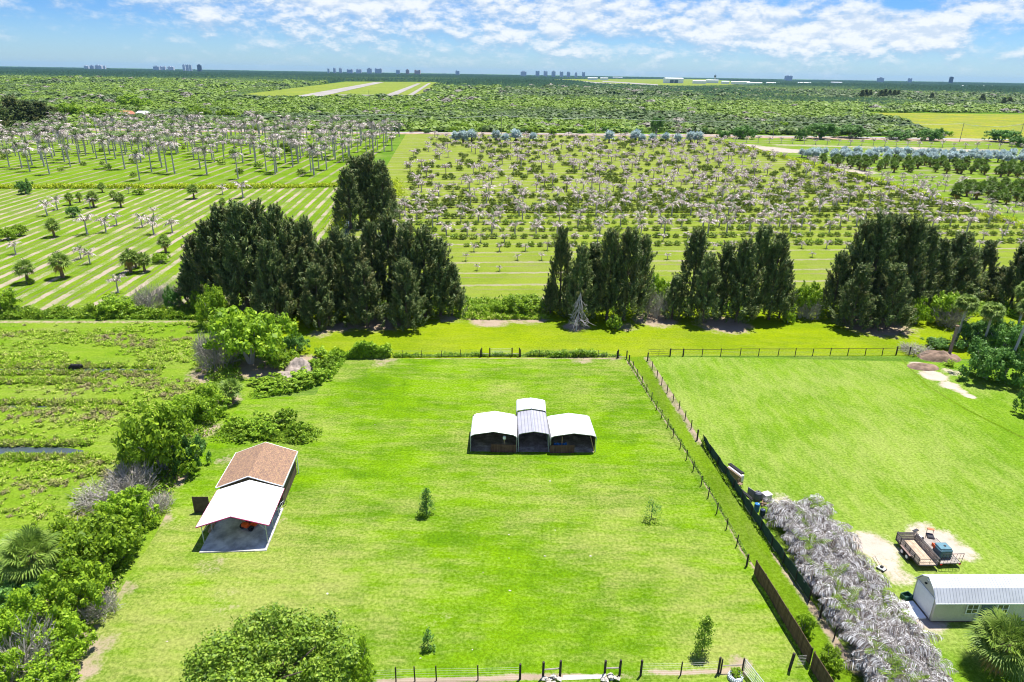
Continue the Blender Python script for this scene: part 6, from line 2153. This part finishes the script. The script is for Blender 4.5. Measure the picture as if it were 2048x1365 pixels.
mound(1878, 716, 3.6, 2.2, 1.3, 'brown mound of dug soil behind the headless trunk', 3, M_dirt)
mound(1846, 735, 2.6, 1.6, .7, 'low ridge of brown soil at the rail fence end', 5, M_dirt)
mound(600, 740, 2.4, 2.4, 1.8, 'pale heap of soil at the end of the corner bank', 7, plain('pale_soil', (.34, .28, .24), .95, var=.25, scale=1.5, bump=.1))
mound(570, 755, 2.0, 1.6, 1.0, 'smaller pale soil heap below the corner tree', 9, bpy.data.materials['pale_soil'])

# ------------------------------------------------------------------ the cow
def cow():
    x, y = g(155, 744)
    t = thing('cow', 'black cow grazing head down beside the narrow ditch water', 'cow', (x, y, 0), math.radians(4))
    bm_ = MB()
    def ell(c, r, rot=0):
        k, n, m_ = [], 14, 9
        vs, fs = [], []
        for i in range(m_ + 1):
            for j in range(n):
                a, b = PI * i / m_, 2 * PI * j / n
                p = Vector((r[0] * math.cos(a), r[1] * math.sin(a) * math.cos(b), r[2] * math.sin(a) * math.sin(b)))
                q = Matrix.Rotation(rot, 3, 'Y') @ p
                vs.append((c[0] + q.x, c[1] + q.y, c[2] + q.z))
        for i in range(m_):
            for j in range(n):
                fs.append((i * n + j, i * n + (j + 1) % n, (i + 1) * n + (j + 1) % n, (i + 1) * n + j))
        bm_.add(vs, fs)
    ell((0, 0, .95), (.88, .36, .40)); ell((-.55, 0, .93), (.42, .34, .46)); ell((.6, 0, 1.0), (.40, .33, .38)); ell((.05, 0, .82), (.6, .38, .34))
    bm_.tube([(-.75, 0, 1.05), (-1.0, 0, .8), (-1.2, 0, .48)], [.27, .2, .14], 10)
    ell((-1.28, 0, .30), (.27, .12, .13), -1.0)
    ell((-1.36, 0, .14), (.11, .10, .09))
    for sx, l, yy in ((-.58, 1, .2), (-.48, 1, -.2)):
        o = -.1 if yy > 0 else .06
        bm_.tube([(sx, yy, .85), (sx + .02 + o * .3, yy, .48), (sx + o, yy, .42), (sx + o, yy, .1), (sx - .04 + o, yy, .02)], [.17, .095, .085, .06, .08], 8)
    for sx, yy, o in ((.72, .2, .08), (.66, -.2, -.1)):
        bm_.tube([(sx, yy, .95), (sx - .10, yy, .62), (sx + .10 + o, yy, .46), (sx + .05 + o, yy, .1), (sx + o, yy, .02)], [.22, .15, .085, .06, .08], 8)
    ell((-1.08, .2, .62), (.05, .13, .05)); ell((-1.08, -.2, .62), (.05, .13, .05))
    bm_.tube([(.97, 0, 1.15), (1.05, 0, .9), (1.04, 0, .5), (1.03, 0, .35)], [.05, .03, .025, .06], 6)
    o = bm_.obj('body', M_cow, t)
    r = o.modifiers.new('join', 'REMESH')
    r.mode = 'VOXEL'
    r.voxel_size = .035
    r.use_smooth_shade = True
    s = o.modifiers.new('even', 'SMOOTH')
    s.iterations = 4
cow()

# ------------------------------------------------------------------ power line, house, airfield and skyline
def pole(px, base, top, label, arm=True, grp='slim power poles along the track and over the scrub'):
    x, y = g(px, base)
    h = rise(x, y, px, top)
    t = thing('power_pole', label, 'power pole', (x, y, 0), 0, grp)
    s = max(1.0, y / 900)
    MB().tube([(0, 0, 0), (0, 0, h)], [.24 * s, .16 * s], 6).obj('post', M_greywood, t)
    if arm:
        MB().box((0, 0, h - .8), (2.6, .14 * s, .16 * s)).obj('crossarm', M_greywood, t)
    return (x, y, h - .7)
wp = []
for px, b, tp, lab in [(230, 266, 226, 'power pole by the track, nearest the red roofed house'), (794, 266, 224, 'power pole by the track beside a dark slim tree'), (1003, 268, 225, 'power pole by the track behind the silver palms'), (1190, 270, 229, 'power pole by the track, second right of the dark slim tree'), (1545, 279, 239, 'power pole by the track left of the meadow'), (1919, 287, 250, 'power pole in front of the meadow'), (2037, 290, 253, 'power pole at the meadow by the frame edge')]:
    wp.append(pole(px, b, tp, lab))
t = thing('power_line', 'thin pale power wires strung between the poles along the track', 'wires', (0, 0, 0))
for dx in (-1.1, 0, 1.1):
    mb = MB()
    for a, b in zip(wp[:-1], wp[1:]):
        pts = []
        for k in range(9):
            f = k / 8
            pts.append((a[0] + (b[0] - a[0]) * f + dx, a[1] + (b[1] - a[1]) * f, a[2] + (b[2] - a[2]) * f - 2.0 * 4 * f * (1 - f)))
        mb.tube(pts, .05, 3, cap=False)
    mb.obj('wire', M_steel, t)
for px, b, tp, lab in [(740, 224, 178, 'tall grey pole in the scrub below the runways'), (397, 220, 186, 'grey pole above the scrub beyond the tall palms'), (137, 212, 178, 'pale pole over the far left scrub'), (1080, 206, 178, 'slim pole in the scrub below the far runway'), (1411, 225, 194, 'slim pole in the scrub right of the hangar'), (1469, 199, 175, 'far pole before the dark woods'), (1481, 202, 181, 'far pole beside another before the dark woods'), (1556, 197, 177, 'far pole left of the tiny dark pines'), (1662, 200, 180, 'far pole next to the tiny dark pines'), (1754, 202, 186, 'far pole between the two groups of tiny pines'), (1724, 244, 200, 'tall pole at the back edge of the meadow')]:
    pole(px, b, tp, lab, False)

def house(px, base, w, top, label, roofc):
    x, y = g(px, base)
    k = mpp(y)
    W = w * k
    h = max(3.0, rise(x, y, px, top))
    t = thing('house', label, 'house', (x, y, 0), .2)
    MB().box((0, 0, h * .3), (W, W * .6, h * .6)).obj('wall', M_trim, t)
    m = MB()
    a, b = W / 2 + .6, W * .3 + .6
    z0, z1 = h * .6, h
    m.add([(-a, -b, z0), (a, -b, z0), (a, b, z0), (-a, b, z0), (-a * .55, 0, z1), (a * .55, 0, z1)], [(0, 1, 5, 4), (2, 3, 4, 5), (1, 2, 5), (3, 0, 4), (3, 2, 1, 0)])
    m.obj('roof', roofc, t)
    for q in (-.3, .05, .3):
        MB().box((W * q, -W * .3 - .03, h * .32), (W * .12, .08, h * .25)).obj('window', M_glass, t)
M_terra = plain('terracotta_roof', (.42, .16, .09), .8, var=.15)
house(255, 240, 30, 224, 'pale house with a terracotta roof among the far trees', M_terra)
house(288, 239, 26, 224, 'pale house with a white roof right of the red roofed house', M_trim)

def box_building(px, w, h_px, depth, label, mat, name='tower_block', base=None, group='pale tower blocks on the far skyline', style=0):
    hm = 147 + 0.0164 * (px - 1024)
    y = depth
    x = (px - CX) / F * y * 1.0
    k = y / F
    # the sideways place of a column on the horizon
    d = _f + (px - CX) / F * _R - (hm - CY) / F * _U
    x = float(d[0] / d[1] * y)
    H_ = 45 + h_px * k * 0.55
    W = w * k * .9
    t = thing(name, label, 'building', (x, y, 0), 0, group)
    MB().box((0, 0, H_ / 2), (W, W * .5, H_)).obj('wall', mat, t)
    m = MB()
    if style % 3 == 0:
        m.box((-W * .2, 0, H_ + 4), (W * .3, W * .3, 8)).box((W * .25, 0, H_ + 3), (W * .2, W * .3, 6))
    elif style % 3 == 1:
        m.box((0, 0, H_ + 5), (W * .5, W * .3, 10))
    else:
        m.box((-W * .33, 0, H_ + 3), (W * .25, W * .4, 6)).box((W * .33, 0, H_ + 3), (W * .25, W * .4, 6))
    m.obj('roof', mat, t)
    return t
def facade(name, a, b, pitch):
    m, nt, out = newmat(name)
    v = objco(nt)
    s = nn(nt, 'ShaderNodeSeparateXYZ', {0: v})
    fx = math_(nt, 'GREATER_THAN', math_(nt, 'FRACT', math_(nt, 'DIVIDE', s.outputs[0], pitch)), .5)
    fz = math_(nt, 'GREATER_THAN', math_(nt, 'FRACT', math_(nt, 'DIVIDE', s.outputs[2], pitch * .8)), .45)
    c = mix(nt, math_(nt, 'MULTIPLY', fx, fz), a, b)
    bs = nn(nt, 'ShaderNodeBsdfPrincipled', {'Base Color': c, 'Roughness': .8})
    nt.links.new(bs.outputs[0], out.inputs[0])
    return m
FA = [facade('pale_facade', (.68, .69, .73), (.48, .53, .60), 12), facade('grey_facade', (.56, .60, .66), (.40, .46, .53), 12), facade('pink_facade', (.6, .45, .40), (.28, .24, .26), 12), facade('dark_facade', (.12, .16, .21), (.06, .08, .11), 12)]  # pale and grey tones lightened and blued: distance haze put into the colour
sk = [(198, 13, 3.2, 0), (184, 8, 1.6, 1), (207, 8, 1.6, 0), (173, 9, 1.0, 0), (313, 12, 2.6, 1), (326, 10, 2.4, 0), (342, 12, 2.4, 0), (368, 5, 9, 0), (375, 6, 9.5, 1), (381, 5, 8.5, 0), (399, 8, 9, 3), (657, 4, 4, 1), (669, 5, 6, 1), (681, 6, 6, 0), (700, 12, 3, 1), (718, 11, 4, 0), (739, 10, 7, 1), (757, 14, 7, 1), (796, 8, 3.5, 1), (815, 7, 5, 2), (835, 12, 4, 2), (915, 8, 4, 1), (1047, 12, 5.5, 0), (1075, 8, 7.5, 1), (1091, 8, 7.5, 0), (1107, 8, 7.5, 1), (1123, 7, 6.5, 1), (1137, 7, 6.0, 1), (1152, 5, 4, 0), (1167, 6, 6, 1), (1577, 14, 5.5, 1), (1761, 12, 3.5, 1), (1820, 7, 3.5, 1), (1902, 7, 10, 3)]
words = ['leftmost far', 'wide pale', 'small grey', 'low pale']
for i, (px, w, hp, mi) in enumerate(sk):
    box_building(px, w, hp, 9000 + (i * 37 % 9) * 90, '%s block of the far skyline, %s in its stretch counted from the left' % (['pale', 'grey', 'pinkish', 'dark'][mi], ORD[i % 17]) if i != 33 else 'dark lone tower block at the right of the skyline', FA[mi], style=i)

def hangar():
    x, y = g(1346, 163.5)
    k = y / F
    t = thing('hangar', 'big white aircraft hangar with dark open doors at the far airfield', 'hangar', (x, y, 0), .05)
    W, Hh = 34 * k, 8.2 * k
    m = MB().box((0, 0, Hh / 2), (W, W * .5, Hh))
    m.obj('wall', M_trim, t)
    MB().prism([(-W * .26, Hh), (0, Hh + 1.2 * k), (W * .26, Hh)], (-W / 2, 0, 0), (W / 2, 0, 0), (0, 1)).obj('roof', M_white, t)
    for q in (-.14, .1):
        MB().box((W * q, -W * .25 - .5, Hh * .36), (W * .2, 1, Hh * .7)).obj('door', M_door, t)
hangar()
def tower():
    x, y = g(1429, 163)
    k = y / F
    t = thing('control_tower', 'slim dark control tower above the airfield buildings', 'tower', (x, y, 0))
    MB().tube([(0, 0, 0), (0, 0, 9.5 * k)], [1.4 * k, 1.2 * k], 8).obj('shaft', M_mattress, t)
    MB().lathe((0, 0, 9.5 * k), [(1.3 * k, 0), (2.0 * k, .8 * k), (2.1 * k, 2.4 * k), (1.5 * k, 2.9 * k)], 10).obj('cab', M_glass, t)
    MB().tube([(0, 0, 12.3 * k), (0, 0, 14.5 * k)], .2 * k, 4).obj('mast', M_glass, t)
tower()
for i, (px, base, w, h) in enumerate([(1398, 165, 24, 3), (1424, 164, 22, 3.5), (1450, 166, 14, 2.5), (1480, 167.5, 34, 2.8), (1508, 169, 28, 2.2), (1546, 169.5, 26, 2), (1608, 170, 24, 2), (1672, 170, 20, 2), (1185, 156, 18, 2.5), (1208, 156.5, 14, 2.5), (1235, 154, 18, 1.8), (1952, 183.5, 60, 2.2)]):
    x, y = g(px, base)
    k = y / F
    t = thing('airfield_building', 'low white flat building in the far airfield row', 'building', (x, y, 0), 0, 'low pale buildings around the far airfield')
    MB().box((0, 0, h * k / 2 + 3), (w * k, 18, h * k + 6)).obj('wall', M_trim, t)
    MB().prism([(-10, 0), (0, 3), (10, 0)], (-w * k / 2 - 1, 0, h * k + 6), (w * k / 2 + 1, 0, h * k + 6), (0, 1)).obj('roof', M_trim, t)
